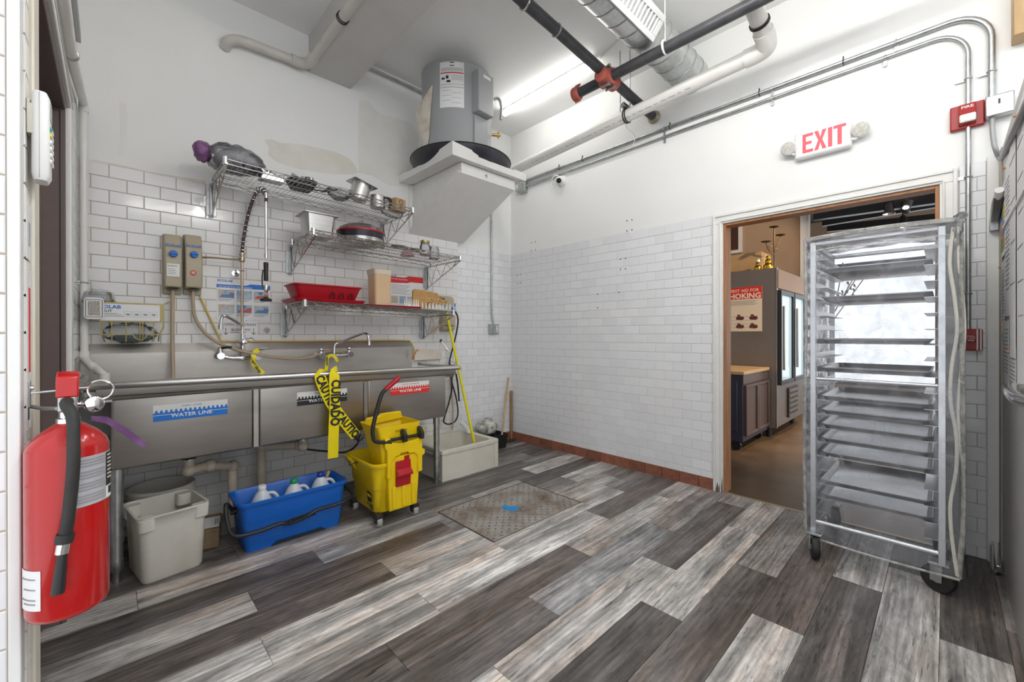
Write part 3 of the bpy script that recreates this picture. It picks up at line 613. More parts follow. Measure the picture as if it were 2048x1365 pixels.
for zz, a0, a1, e in ((3.24,-168,-166,.004),(3.14,-188,-168,.03),(3.07,-196,-170,.06),(2.95,-194,-172,.045),(2.85,-190,-174,.03),(2.76,-186,-178,.012)):
    g.append([HC*1+V((math.cos(math.radians(a0+(a1-a0)*t))*(HR+.004+e*(1-t)), math.sin(math.radians(a0+(a1-a0)*t))*(HR+.004+e*(1-t)), zz-HC.z)) for t in (0,.33,.66,1)])
obj('peeling_wrap', MB().sheet(g, .004, V((-.7,-.7,0))), mat('peeling_wrap', (.66,.63,.56), .6, nz=(14,.6,(.50,.33,.22))), wh)
# sprinkler pipes
def pipe(name, pts, r, m, label, cat='pipe', n=20):
    o = obj(name, MB().tube(pts, r, n), m); tag(o, label, cat); return o
P1a, P1b = V((-1.96, -1.80, 3.245)), V((-.001, -1.80, 3.105))
t = thing('sprinkler_pipe', 'black sprinkler pipe running to the exit wall above the white pipe', 'pipe', P1b)
obj('pipe_run', MB().cyl(P1a, P1b, .037, n=24), blackp, t)
obj('escutcheon', MB().lathe([(.055,0),(.055,.01),(.042,.025),(.04,.04)], P1b, ax=-EX), mat('old_brass', (.4,.36,.27), .5, .7), t)
obj('pipe_ring', MB().ring(P1a.lerp(P1b, .33), .0385, .005, EX), galv, t); obj('pipe_ring', MB().ring(P1a.lerp(P1b, .18), .041, .007, EX), wire_c, t)
cx = P1a.lerp(P1b, .62)
e2 = ax(1150, 190, cx.x); e3 = ax(1490, 15, cx.x); e4 = e3+(e3-e2)*.6
zc = cx.z-.035; off = V((0,0,0))
t = thing('sprinkler_pipe', 'black sprinkler pipe crossing below the duct with red end cap', 'pipe', e2)
obj('pipe_run', MB().cyl(e2, e4, .037, n=24), blackp, t)
dd = (e4-e2).normalized()
obj('end_cap', MB().lathe([(.03,-.012),(.05,-.008),(.053,.0),(.053,.035),(.046,.045),(.04,.05)], e2, ax=dd), redc, t)
for s_ in (-1, 1): obj('cap_bolt', MB().cyl(e2+V((0,0,s_*.062))+dd*.005, e2+V((0,0,s_*.062))+dd*.05, .008), redc, t)
hx_ = ax(1330, 95, cx.x)
obj('strap_hanger', MB().ring(hx_, .041, .008, dd, n=24), whitepl, t); obj('hanger_wire', MB().cyl(hx_+V((0,0,.04)), V((hx_.x, hx_.y, H)), .004, n=6), whitepl, t)
cpt = ax(1214, 157, cx.x)
t = thing('pipe_coupling', 'rust-red grooved coupling where the two black pipes cross', 'coupling', cpt)
obj('coupling_body', MB().lathe([(.04,-.055),(.058,-.05),(.06,-.02),(.052,-.012),(.052,.012),(.06,.02),(.058,.05),(.04,.055)], cpt, 24, dd), redc, t)
obj('branch_outlet', MB().lathe([(.04,0),(.056,.03),(.056,.10),(.04,.105)], cpt+V((.0,0,0)), 24, EX), redc, t)
obj('branch_outlet', MB().lathe([(.04,0),(.052,.03),(.052,.085),(.04,.09)], cpt, 24, -EX), redc, t)
for a_ in (-1, 1):
    for b2 in (-1, 1): obj('coupling_bolt', MB().cyl(cpt+V((a_*.03, 0, b2*.065))-dd*.03, cpt+V((a_*.03, 0, b2*.065))+dd*.03, .009).cyl(cpt+V((a_*.03,0,b2*.065))+dd*.03, cpt+V((a_*.03,0,b2*.065))+dd*.045, .014, n=6), galv, t)
# white PVC drain pipe strapped under the sprinkler pipe
XP = -.335; PR = .05
def zp(y): return 2.952+(3.083-2.952)*(-y)/2.762-.012
pe = V((XP, -2.762, zp(-2.762))); pa = V((XP, -.001, zp(0)))
pu = ay(1503, 0, pe.y); pu2 = pu+(pu-pe).normalized()*.5
t = thing('drain_pipe', 'large white PVC drain pipe running past the exit wall with an elbow', 'pipe', pe)
obj('pipe_run', MB().cyl(pa, V((XP, pe.y+.13, zp(pe.y+.13))), PR, n=28), pvc, t)
du = (pu-pe).normalized()
ebp = bez([V((XP, pe.y+.14, zp(pe.y+.14))), V((XP, pe.y+.07, zp(pe.y+.07))), pe+V((0,.015,0))+du*.015, pe+du*.07, pe+du*.14], 6)
obj('elbow', MB().tube(ebp, PR+.008, 28), pvc, t)
obj('pipe_run', MB().cyl(pe+du*.14, pu2, PR, n=28), pvc, t)
for f in (.20, .212): obj('clamp_ring', MB().ring(pe+du*f, PR+.003, .005, du, n=28), black, t)
obj('hanger_rod', MB().cyl(pe+du*.206+V((0,0,PR)), V(((pe+du*.206).x, (pe+du*.206).y, H)), .005, n=8), galv, t)
for k in range(26):
    yy = -.7-k*.062; obj('stamp_print', MB().obox((XP-(PR+.0008)*.72, yy, zp(yy)-(PR+.0008)*.70), .0006, .012+.008*(k % 3), .002, V((.7,0,.7)), EY, V((-.7,0,.7))), inkg, t, smooth=0)
hy = -1.74
for d_ in (0, .018): obj('pipe_hanger', MB().ring((XP, hy+d_, zp(hy)), PR+.004, .005, EY, n=28), black, t)
for d_ in (-.05, .04): obj('hanger_rod', MB().cyl((XP-.05, hy+d_, zp(hy)+.03), (XP-.05, hy+d_, H), .005, n=8), galv, t)
obj('hanger_clamp', MB().box(XP-.075, XP+.01, hy-.01, hy+.03, zp(hy)+PR+.004, zp(hy)+PR+.035), galv, t, bev=.006)
# spiral duct
DC_Y, DC_Z, DR = -2.125, 3.305, .130
t = thing('spiral_duct', 'galvanised spiral air duct under the ceiling with a white register', 'duct', (-.2, DC_Y, DC_Z-DR))
obj('duct_pipe', MB().lathe([(DR,0),(DR,1.954)], (-1.955, DC_Y, DC_Z), 48, EX), galv_d, t)
for k in range(11):
    x = -.10-k*.135; sl = .05
    pts = [V((x+sl*math.cos(a)*.9, DC_Y+(DR+.0012)*math.sin(a), DC_Z+(DR+.0012)*math.cos(a))) for a in [2*PI*i/32 for i in range(33)]]
    obj('duct_seam', MB().tube(pts, .0035, 5, False), galv, t)
ra = math.radians(-38); rn = V((0, -math.cos(ra), math.sin(ra))); rs = EX; rt = rn.cross(rs)
rx_ = ay(1330, 52, DC_Y-.1).x; rc = V((rx_-.55, DC_Y, DC_Z))+rn*(DR+.010)
rg = obj('register_box', MB().obox(rc, .36, .065, .035, rs, rt, rn), galv, t, bev=.004)
obj('register_frame', MB().obox(rc+rn*.04+rt*.058, .38, .016, .006, rs, rt, rn).obox(rc+rn*.04-rt*.058, .38, .016, .006, rs, rt, rn).obox(rc+rn*.04+rs*.36, .02, .042, .006, rs, rt, rn).obox(rc+rn*.04-rs*.36, .02, .042, .006, rs, rt, rn), whitepl, rg, bev=.002)
for k in range(18): obj('louver', MB().obox(rc+rn*.04+rs*(-.32+.0375*k), .002, .042, .008, (rs+rn*.6).normalized(), rt, rn), whitepl, rg, smooth=0)
# small pipes and wires
def wire(name, pts, r, m, label, cat='wire'):
    o = obj(name, MB().tube(bez(pts, 6), r, 6), m); tag(o, label, cat); return o
wire('ceiling_cable', [az(1200, 118, H-.006), az(1222, 95, H-.006), az(1243, 76, H-.006)], .005, whitepl, 'short white cable on the ceiling between strip light and duct')
wire('dangling_wire', [V((XP+.045, hy+.06, zp(hy))), V((-.20, hy+.08, 2.99)), V((-.045, hy+.10, 2.99)), V((-.045, hy+.12, 2.90))], .003, whitepl, 'thin white wire dangling from the pipe hanger to the conduits', 'wire')
c0 = ay(767, 113, YS-.03); c1 = ay(842, 163, YS-.03)
o = obj('ceiling_conduit', MB().cyl(V((-1.96, YS-.03, 3.50)), V((-.95, YS-.03, 3.50)), .013), galv); tag(o, 'thin metal conduit at the ceiling between beam and water heater', 'conduit')
# left-hand pvc pipe beneath the beam
e = ay(452, 82, YS-.05)
A = ay(470, 78, YS-.05); Bp = ay(605, 128, YS-.06); zz = 3.235
A2 = V((A.x-.02, YS-.06, A.z)); B2 = V((Bp.x, YS-.06, Bp.z))
Cx = V((-2.345, YS-.10, B2.z+.02)); 
t = thing('vent_pipe', 'off-white PVC pipe with elbows running along the wall to the beam', 'pipe', B2)
obj('pipe_run', MB().tube(bez([V((A2.x-.03, YS+.002, A2.z-.06)), V((A2.x-.015, YS-.045, A2.z-.03)), A2+V((.06,0,0)), A2.lerp(B2, .5), B2-V((.08,0,0))], 6), .033, 20), mat('grey_pvc', (.60,.58,.54), .45, nz=(9,.5,(.45,.42,.37))), t)
obj('elbow', MB().tube(bez([B2-V((.08,0,0)), B2-V((.02,-.0,0)), B2+V((.03,-.05,0)), B2+V((.035,-.14,.0))], 6), .039, 20), MATS['grey_pvc'], t)
BE = V((B2.x+.035, B2.y-.14, B2.z)); obj('pipe_run', MB().cyl(BE, V((B2.x+.035, -3.4, B2.z)), .033, n=20), MATS['grey_pvc'], t)
yy = az(687, 34, B2.z).y; obj('clamp_ring', MB().ring((B2.x+.035, yy, B2.z), .035, .005, EY), black, t); obj('clamp_ring', MB().ring((B2.x+.035, yy+.02, B2.z), .035, .005, EY), black, t)
# ------------------------------------------------------------------ exit wall fittings
def conduit(name, pts, r, label, straps):
    t = thing(name, label, 'conduit', pts[-1])
    obj('tube', MB().tube(pts, r, 12), galv, t)
    for p, d in straps:
        s = V((0, -d.z, d.y)) if True else d
        obj('strap', MB().ring(p, r+.002, .004, d, n=14).obox(p+V((.008,0,0))+d.cross(EX)*(.032), .002, .018, .009, EX, d.cross(EX), d), galv, t)
def bend(y0, y1, z0, z1, rad, x):   # along Y at z0 to y1, then down to z1
    P = [V((x, y0, z0)), V((x, y1+rad, z0))]
    P += [V((x, y1+rad-rad*math.sin(a), z0-rad+rad*math.cos(a))) for a in [PI/2*k/8 for k in range(1, 9)]]
    P.append(V((x, y1, z1))); return P
conduit('metal_conduit', bend(-.25, -3.725, 2.963, 2.475, .16, -.02), .0145, 'upper metal conduit across the exit wall bending down to the grey box', [(V((-.02, y, 2.963)), EY) for y in (-1.9, -2.7, -3.35)]+[(V((-.02,-3.725,2.62)), EZ)])
conduit('metal_conduit', bend(-.25, -3.64, 2.897, 1.245, .14, -.018), .0115, 'lower metal conduit across the exit wall dropping to the pull station', [(V((-.018, y, 2.897)), EY) for y in (-1.9, -2.7, -3.3)]+[(V((-.018,-3.64,z)), EZ) for z in (2.62, 2.08, 1.44)])
tg = MB()
for y in (-.75, -1.05, -1.95, -2.62, -3.1): obj_ = obj('zip_tie', MB().ring((-.02, y, 2.963), .016, .003, EY).box(-.024, -.016, y-.003, y+.003, 2.975, 3.0), black); tag(obj_, 'black zip tie on the upper conduit, %s along the exit wall' % {-.75:'nearest the water heater',-1.05:'second from the water heater',-1.95:'third from the water heater',-2.62:'left of the exit sign',-3.1:'right of the exit sign'}[y], 'zip tie', 'zip ties on the conduit')
jb = thing('junction_box', 'open metal junction box on the exit wall beside the heater platform', 'electrical box', (0, -.22, 2.80))
obj('box', MB().box(-.05, 0, -.28, -.17, 2.83, 2.94), galv, jb, bev=.004); obj('cover', MB().box(-.056, -.05, -.275, -.175, 2.835, 2.935), galv, jb, bev=.002)
obj('connector', MB().cyl((-.025,-.17,2.885), (-.025,-.12,2.885), .017), galv, jb)
dc = V((0, -.779, 2.822))
t = thing('security_camera', 'small white dome security camera with a looped cable on the exit wall', 'camera', dc)
obj('base', MB().lathe([(.055,0),(.055,.02),(.045,.03)], dc, 24, -EX), whitepl, t)
obj('eyeball', MB().ball(dc+V((-.045,0,0)), .042), whitepl, t); obj('lens', MB().lathe([(.026,0),(.026,.012),(.012,.014)], dc+V((-.07,-.012,-.012)), 20, V((-1,-.35,-.4))), black, t)
obj('cable_loop', MB().ring(dc+V((-.03,.075,.01)), .06, .004, EX, n=24), whitepl, t); obj('cable_loop', MB().ring(dc+V((-.04,.06,.025)), .045, .004, V((1,.2,.2)), n=24), whitepl, t)
# EXIT sign
ex = thing('exit_sign', 'white exit sign with red letters and two round emergency lamps', 'exit sign', (0, -2.99, 2.40))
obj('housing', MB().box(-.055, 0, -3.145, -2.84, 2.402, 2.587), whitepl, ex, bev=.018, seg=3)
exr = mat('exit_red', (.95,.035,.05), .4, emit=.55)
LW = .062
def letter(ch, y):
    mb = MB(); x0, x1 = -.0565, -.055; z0, z1 = 2.432, 2.557; s = .019
    b = lambda a0, a1, c0, c1: mb.box(x0, x1, y-a0, y-a1, c0, c1)
    if ch == 'E': b(0, s, z0, z1); b(s, .058, z1-s, z1); b(s, .05, 2.486, 2.486+s); b(s, .058, z0, z0+s)
    if ch == 'I': b(0, .022, z0, z1)
    if ch == 'T': b(0, .064, z1-s, z1); b(.021, .043, z0, z1-s)
    if ch == 'X': mb.prism([(0,z0),(.022,z0),(.033,2.478),(.044,z0),(.066,z0),(.044,2.4945),(.066,z1),(.044,z1),(.033,2.511),(.022,z1),(0,z1),(.022,2.4945)], lambda u, v, w_: V((w_, y-u, v)), x0, x1)
    obj('letter', mb, exr, ex, smooth=0)
for ch, y in (('E',-2.888),('X',-2.952),('I',-3.026),('T',-3.054)): letter(ch, y)
lamp_m = mat('lamp_lens', (.55,.53,.48), .25, nz=(60,.8,(.75,.74,.70)))
for px, py, yy in ((1577, 297, -2.80), (1722, 258, -3.19)):
    c = ax(px, py, -.06); h = obj('lamp_head', MB().lathe([(.028,.035),(.045,.02),(.047,-.005),(.043,-.01)], c, 28, V((1,.1,.35)), cap1=True), whitepl, ex)
    obj('lens', MB().lathe([(.041,-.010),(.041,-.013),(.02,-.016)], c, 28, V((1,.1,.35))), lamp_m, h)
    obj('arm', MB().tube(bez([c+V((.02,0,-.02)), c+V((.02,(-2.99-c.y)*.15,-.045)), V((-.03, -2.99+(.15 if c.y > -2.99 else -.15), 2.46))], 5), .009), whitepl, ex)
# fire strobe, pull station, grey box
fs = thing('fire_strobe', 'red fire alarm strobe marked FIRE below the lower conduit bend', 'fire alarm', (0, -3.635, 2.345))
fr_ = mat('alarm_red', (.36,.02,.02), .35)
obj('backplate', MB().box(-.03, 0, -3.70, -3.571, 2.348, 2.480), fr_, fs, bev=.006)
obj('raised_body', MB().prism([(-.03,2.36),(-.055,2.365),(-.055,2.44),(-.035,2.478),(-.03,2.478)], lambda u, v, w_: V((u, w_, v)), -3.668, -3.604), fr_, fs, bev=.004)
obj('strobe_lens', MB().box(-.072, -.055, -3.668, -3.606, 2.368, 2.412), mat('clear_lens', (.85,.84,.80), .08, nz=(40,.6,(.6,.58,.55))), fs, bev=.008, seg=3)
txt('FIRE', .026, whitepl, fs, (-.0475, -3.636, 2.456), -EY, V((.5,0,1)), bold=.02)
ps = thing('fire_pull_station', 'small red pull station with white stripes on the tile strip', 'fire alarm', (0, -3.648, 1.125))
obj('body', MB().box(-.045, -.007, -3.692, -3.604, 1.128, 1.246), fr_, ps, bev=.006)
for y in (-3.613, -3.627, -3.672, -3.685): obj('white_stripe', MB().box(-.0462, -.045, y-.003, y+.003, 1.130, 1.244), whitepl, ps, smooth=0)
obj('pull_bar', MB().box(-.056, -.045, -3.668, -3.63, 1.175, 1.215), fr_, ps, bev=.003)
for k, s_ in enumerate(('PULL', 'IN CASE OF', 'FIRE')): txt(s_, .013 if k != 1 else .006, whitepl, ps, (-.0565, -3.649, 1.206-.0115*k), -EY, EZ, bold=.01)
gb = thing('conduit_box', 'grey metal control box at the end of the upper conduit', 'electrical box', (0, -3.75, 2.36))
obj('box', MB().box(-.07, 0, -3.80, -3.70, 2.365, 2.472), galv, gb, bev=.005)
obj('face', MB().box(-.072, -.07, -3.79, -3.71, 2.375, 2.465), galv, gb, bev=.003); obj('switch', MB().box(-.076, -.072, -3.752, -3.744, 2.42, 2.445), black, gb); obj('sticker', MB().box(-.0728, -.072, -3.74, -3.715, 2.405, 2.418), paper, gb, smooth=0)
obj('flexible_conduit', MB().tube(bez([(-.04,-3.725,2.37), (-.045,-3.727,2.28), (-.05,-3.735,2.20), ax(2003, 318, -.08), ay(2022, 275, -3.738), ay(2046, 222, -3.742), ay(2075, 160, -3.745)]), .011, 12), mat('flex_grey', (.36,.37,.37), .45, .2), gb)
# outlet on the back wall
ou = thing('power_outlet', 'grey metal outlet box with conduit above on the back wall tiles', 'outlet', (-.30, 0, 1.23))
obj('box', MB().box(-.366, -.245, -.06, -.007, 1.232, 1.338), galv, ou, bev=.006); obj('receptacle', MB().box(-.292, -.262, -.0625, -.06, 1.25, 1.32), whitepl, ou, bev=.003)
for z in (1.268, 1.302): obj('socket_slot', MB().box(-.284, -.281, -.0632, -.0625, z-.006, z+.006).box(-.273, -.27, -.0632, -.0625, z-.006, z+.006), ink, ou, smooth=0)
obj('conduit', MB().tube(bez([(-.30,-.03,1.338), (-.31,-.025,1.40), (-.32,-.022,1.47), (-.32,-.022,2.0), (-.32,-.022,2.62)], 4), .011, 10), galv, ou)
obj('strap', MB().ring((-.32,-.022,1.50), .013, .004, EZ), galv, ou)
# anchor holes left in the exit wall
hole = mat('hole_dark', (.04,.035,.03), .9)
hm = MB()
for px, py in ((1063,486),(1071,484),(1063,502),(1071,500),(1035,551),(1041,550),(1035,567),(1041,566),(1254,442),(1264,440),(1254,462),(1264,460),(1241,519),(1251,517),(1241,539),(1251,538),(1195,589),(1195,616),(1238,585)):
    c = ax(px, py, -.0075 if py > 505 else -.0005); obj('screw_hole', MB().cyl(c, c-V((.0015,0,0)), .006, n=8), hole, wall_exit)
# wood block at the top right
p = ax(2045, 45, -.1)
o = obj('wood_block', MB().box(-.12, 0, p.y-.2, p.y+.03, p.z-.06, p.z+.5), woodl, bev=.004); tag(o, 'raw wooden block on the wall at the upper right edge', 'wood block')
# ------------------------------------------------------------------ three-compartment sink
def zf(x): return .950+.030*(-1.36-x)/2.15      # rim height along the front
SX0, SX1 = -3.515, -1.345
sk = thing('compartment_sink', 'long stainless steel three-compartment sink along the tiled wall', 'sink', (-2.42, -.45, 0))
for (a, b) in ((-3.405, -2.805), (-2.775, -2.135), (-2.105, -1.445)):
    c = (a+b)/2; h = (b-a)/2; y0, y1 = -.745, -.24; cy = (y0+y1)/2; hy = (y1-y0)/2
    obj('bowl', MB().loft([rr(c, cy, h, hy, .012, .90), rr(c, cy, h, hy, .012, .568), rr(c, cy, h-.006, hy-.006, .012, .558), rr(c, cy, h-.03, hy-.03, .03, .555), rr(c, cy, h-.03, hy-.03, .03, .565), rr(c, cy, h-.006, hy-.006, .012, .60), rr(c, cy, h-.006, hy-.006, .012, .90)], cap0=False), steel2, sk, smooth=50)
obj('bowl_bridge', MB().box(-2.8035, -2.7765, -.7435, -.24, .562, .90), steel2, sk, bev=.001); obj('bowl_bridge', MB().box(-2.1335, -2.1065, -.7435, -.24, .562, .90), steel2, sk, bev=.001)
obj('front_apron', MB().loft([[V((x, y, z+zf(x))) for y, z in ((-.770,-.010),(-.768,-.046),(-.764,-.052),(-.750,-.056),(-.7465,-.060),(-.74,-.075),(-.752,-.03),(-.762,-.0))] for x in (SX0+.06, SX1-.02)]), steel2, sk)
obj('rolled_rim', MB().tube(bez([V((SX0+.005,-.30,zf(SX0)+.005)), V((SX0,-.66,zf(SX0)+.002)), V((SX0+.015,-.755,zf(SX0))), V((SX0+.08,-.778,zf(SX0)))], 6)+[V((SX1-.05,-.778,zf(SX1))), V((SX1,-.775,zf(SX1)))], .019, 14), steel, sk, smooth=60)
obj('deck', MB().loft([[V((x, y, z)) for y, z in ((-.765, zf(x)-.005), (-.745, zf(x)-.03), (-.74, .905), (-.735, .90), (-.74, zf(x)-.036), (-.765, zf(x)-.012))] for x in (SX0+.02, SX1-.02)]).box(SX0, -3.40, -.742, YS-.03, .895, .905).box(-1.45, SX1, -.742, YS-.03, .90, .915).box(SX0, SX1-.02, -.245, YS-.03, .895, .905), steel2, sk, smooth=0)
obj('end_edge', MB().tube([V((SX1, -.775, zf(SX1))), V((SX1, -.16, zf(SX1)))], .012, 10), steel, sk)
BY = YS-.04
obj('backsplash', MB().loft([[V((x, y, z)) for y, z in ((BY, .895), (BY, 1.112), (YS-.012, 1.168), (YS-.009, 1.168), (YS-.009, .895))] for x in (XL+.012, -1.415)]), steel2, sk, smooth=0)
obj('side_splash', MB().box(XL+.008, XL+.012, -.70, BY, .90, 1.10), steel2, sk, smooth=0)
for x, y in ((-3.385,-.715), (-1.485,-.665), (-3.385,-.26), (-1.485,-.26)):
    lg = obj('leg', MB().cyl((x,y,.10), (x,y,.56), .024, n=20), galv, sk); obj('leg_sleeve', MB().cyl((x,y,.19), (x,y,.25), .027), galv, lg); obj('leg_sleeve', MB().cyl((x,y,.49), (x,y,.56), .028), galv, lg)
    obj('foot', MB().lathe([(.016,0),(.018,.012),(.014,.04),(.025,.06),(.026,.11)], (x,y,0)), galv, lg)
obj('cross_brace', MB().cyl((-1.485,-.665,.22), (-1.485,-.26,.22), .018), galv, sk); obj('cross_brace', MB().cyl((-3.385,-.715,.22), (-3.385,-.26,.22), .018), galv, sk)
# water-line stickers on the bowls
def sticker(pxa, pxb, yt, yb, m, word, label):
    Yk = -.7465; a = ay(pxa, yt, Yk); b = ay(pxa, yb, Yk); c = ay(pxb, (yt+yb)/2, Yk)
    x0, x1, z0, z1 = a.x, c.x, b.z, a.z; h = z1-z0; wv = z0+h*.52
    s = obj('water_line_sticker', MB().box(x0, x1, Yk-.0008, Yk+.001, z0, z1), mat('sticker_white', (.72,.72,.70), .4), sk, smooth=0, label=label)
    poly = [(x0, z0), (x1, z0), (x1, wv)]; n = 16; L = (x1-x0)/n
    for k in range(n-1, -1, -1): poly += [(x0+(k+.75)*L, wv+h*.17), (x0+(k+.45)*L, wv+h*.12), (x0+(k+.30)*L, wv-h*.02), (x0+k*L, wv)]
    obj('wave_band', MB().prism(poly, lambda u, v, w_: V((u, w_, v)), Yk-.0016, Yk-.0008), m, s, smooth=0)
    obj('dotted_line', MB().box(x0, x1, Yk-.0019, Yk-.0016, z0+h*.36, z0+h*.385), paper, s, smooth=0)
    obj('text_backing', MB().box((x0+x1)/2-.07, (x0+x1)/2+.07, Yk-.0021, Yk-.0019, z0+h*.18, z0+h*.45), m, s, smooth=0)
    txt('WATER LINE', h*.32, paper, s, ((x0+x1)/2, Yk-.0021, z0+h*.28), EX, EZ, bold=.02, sx=1.15)
    txt(word, h*.15, m, s, ((x0+x1)/2, Yk-.0009, z1-h*.17), EX, EZ, bold=.01)
sticker(306, 455, 812, 845, blue2, 'WASH • LAVAR', 'blue water line sticker on the left bowl')
sticker(594, 694, 786, 813, ink, 'RINSE • ENJUAGAR', 'black water line sticker on the middle bowl')
sticker(781, 858, 768, 792, inkr, 'SANITIZE • DESINFECTAR', 'red water line sticker on the right bowl')
# drains
def trap(name, pts, label, stub):
    t = thing(name, label, 'pipe', pts[-1])
    for i in range(len(pts)-1): obj('pipe_run', MB().cyl(pts[i], pts[i+1], .026, n=18), pvc_old, t)
    for p in pts[1:-1]: obj('elbow', MB().ball(p, .037, nu=18), pvc_old, t)
    obj('drain_stub', MB().cyl(stub, V((stub.x, stub.y, .56)), .034, n=18), chrome, t); obj('clamp', MB().ring(stub+V((0,0,.012)), .035, .006, EZ), black, t)
s1 = V((-3.08,-.52,.50)); g1 = ay(465, 930, -.40)
trap('drain_trap', [V((-3.08,-.52,.50)), V((-3.08,-.52,.44)), V((-2.98,-.50,.44)), V((g1.x,-.40,g1.z-.01)), V((g1.x,-.40,.0))], 'beige PVC drain pipe under the left sink bowl', s1)
g2 = ay(516, 945, -.30); g3 = ay(600, 905, -.45)
trap('drain_trap', [V((-2.45,-.48,.50)), V((-2.45,-.48,.455)), V((g3.x,-.45,.455)), V((g2.x+.02,-.30,.455)), V((g2.x+.02,-.30,0))], 'beige PVC drain pipe under the middle sink bowl', V((-2.45,-.48,.50)))
# ------------------------------------------------------------------ faucets
def W(Y): return lambda px, py: ay(px, py, Y)
w2 = W(-.215); cb = w2(484, 716)
pf = thing('prerinse_faucet', 'chrome pre-rinse faucet with spring hose and black spray head', 'faucet', (cb.x, BY, cb.z))
L_, R_ = w2(440, 712), w2(514, 714)
obj('bridge_body', MB().tube(bez([L_, w2(462, 716), cb, w2(500, 716), R_], 6), [.012+.009*math.exp(-((i-12)/4)**2) for i in range(25)], 12), chrome, pf)
for p in (L_, R_):
    v = obj('valve', MB().lathe([(.026,0),(.026,.02),(.018,.03),(.018,.07),(.022,.075),(.022,.10)], V((p.x, BY, p.z)), 18, -EY), chrome, pf)
    obj('valve_stem', MB().lathe([(.014,0),(.018,.015),(.012,.03),(.014,.045)], p+V((0,-.005,.01)), 14), chrome, v)
    obj('lever_handle', MB().tube([p+V((0,-.005,.05)), p+V((.03,-.03,.055)), p+V((.06,-.04,.058))], [.008,.009,.006], 8), black if p is L_ else chrome, v)
obj('riser', MB().cyl(cb, w2(484, 520), .0085), mat('brass_riser', (.55,.44,.33), .3, 1), pf)
dv = w2(485, 685)
obj('diverter_valve', MB().ball(dv, .022, .022, .028).cyl(dv-V((0,0,.045)), dv+V((0,0,.055)), .014).cyl(dv, dv+V((.0,-.035,-.002)), .014).lathe([(.014,0),(.017,.004),(.017,.02),(.008,.024)], dv+V((0,-.03,0)), 16, -EY), chrome, pf)
obj('diverter_handle', MB().tube([dv+V((.01,0,.02)), dv+V((.05,-.02,.028)), dv+V((.065,-.02,.015)), dv+V((.045,-.015,.01))], .006, 8), chrome, pf)
ws = W(-.30)
obj('spout', MB().tube(bez([w2(484, 668), w2(484, 652), W(-.235)(474, 645), ws(452, 633), ws(445, 634), ws(442, 643), ws(441, 655)], 5), .010, 12), chrome, pf); obj('aerator', MB().cyl(ws(441, 650), ws(441, 659), .014), chrome, pf)
obj('spring_seat', MB().lathe([(.014,0),(.018,.01),(.018,.03),(.014,.035),(.016,.05),(.016,.065)], w2(484, 525), 16), MATS['brass_riser'], pf)
path = bez([w2(484, 518), w2(486, 485), W(-.225)(494, 440), W(-.25)(505, 402), W(-.30)(515, 383), W(-.36)(526, 381), W(-.40)(532, 392), W(-.405)(532, 404)], 10)
obj('rubber_hose', MB().tube(path, .0105, 8), mat('dark_hose', (.09,.065,.05), .6), pf)
hel = []; tot = len(path)-14
for i in range(tot*10):
    t_ = i/10; k = int(t_); p = path[k].lerp(path[k+1], t_-k); d = (path[k+1]-path[k]).normalized(); a = d.cross(EY).normalized(); b = d.cross(a); an = 2*PI*t_*.42
    hel.append(p+(a*math.cos(an)+b*math.sin(an))*.0205)
obj('spring_coil', MB().tube(hel, .0028, 5), chrome, pf)
hp = W(-.405)
obj('spray_pipe', MB().cyl(hp(532, 400), hp(532, 512), .0085), chrome, pf); obj('collar', MB().cyl(hp(532, 386), hp(532, 397), .013).cyl(hp(532, 507), hp(532, 517), .011), chrome, pf)
obj('grip', MB().lathe([(.010,0),(.0145,.004),(.0135,.06),(.0155,.12),(.010,.124)], hp(532, 562), 16), black, pf)
obj('trigger', MB().tube(bez([hp(526, 540), hp(524, 560), hp(527, 578), hp(537, 580)], 5), .004, 6), black, pf)
obj('spray_valve', MB().lathe([(.009,0),(.012,.012),(.017,.03),(.012,.05)], hp(532, 586), 14), chrome, pf)
obj('spray_head', MB().lathe([(.034,0),(.036,.012),(.014,.024),(.010,.03)], hp(532, 603), 20), blackr, pf)
obj('wall_bracket', MB().lathe([(.026,0),(.024,.008),(.008,.012),(.008,.09)], V((cb.x-.02, YS-.007, w2(484,545).z)), 18, -EY).ring(w2(484, 542), .012, .005), chrome, pf)
w3 = W(-.215); c3 = w3(668, 711)
f2 = thing('swivel_faucet', 'chrome wall faucet with long swivel spout above the middle bowl', 'faucet', (c3.x, BY, c3.z))
l3, r3 = w3(642, 712), w3(698, 709)
obj('bridge_body', MB().tube(bez([l3, w3(657, 712), c3, w3(682, 711), r3], 5), .014, 12), chrome, f2)
for p in (l3, r3):
    v = obj('valve', MB().lathe([(.026,0),(.026,.02),(.016,.03),(.016,.075),(.022,.08),(.022,.10)], V((p.x, BY, p.z)), 18, -EY), chrome, f2); obj('handle', MB().lathe([(.012,0),(.016,.02),(.010,.035),(.016,.045),(.014,.055)], p, 14), chrome, v)
obj('spout', MB().tube(bez([c3, w3(670, 690), W(-.24)(684, 684), W(-.36)(718, 670), W(-.42)(732, 668), W(-.44)(737, 676), W(-.44)(738, 688)], 5), .010, 12), chrome, f2); obj('aerator', MB().cyl(W(-.44)(738, 684), W(-.44)(738, 691), .013), chrome, f2)
o = obj('dispenser_supply_tube', MB().tube(bez([W(YS-.05)(400, 515), w2(430, 516), w2(462, 519), w2(483, 519)], 4), .006, 8), mat('aged_copper', (.40,.28,.18), .45, .7)); tag(o, 'thin copper supply tube from the dispensers to the faucet riser', 'tube')
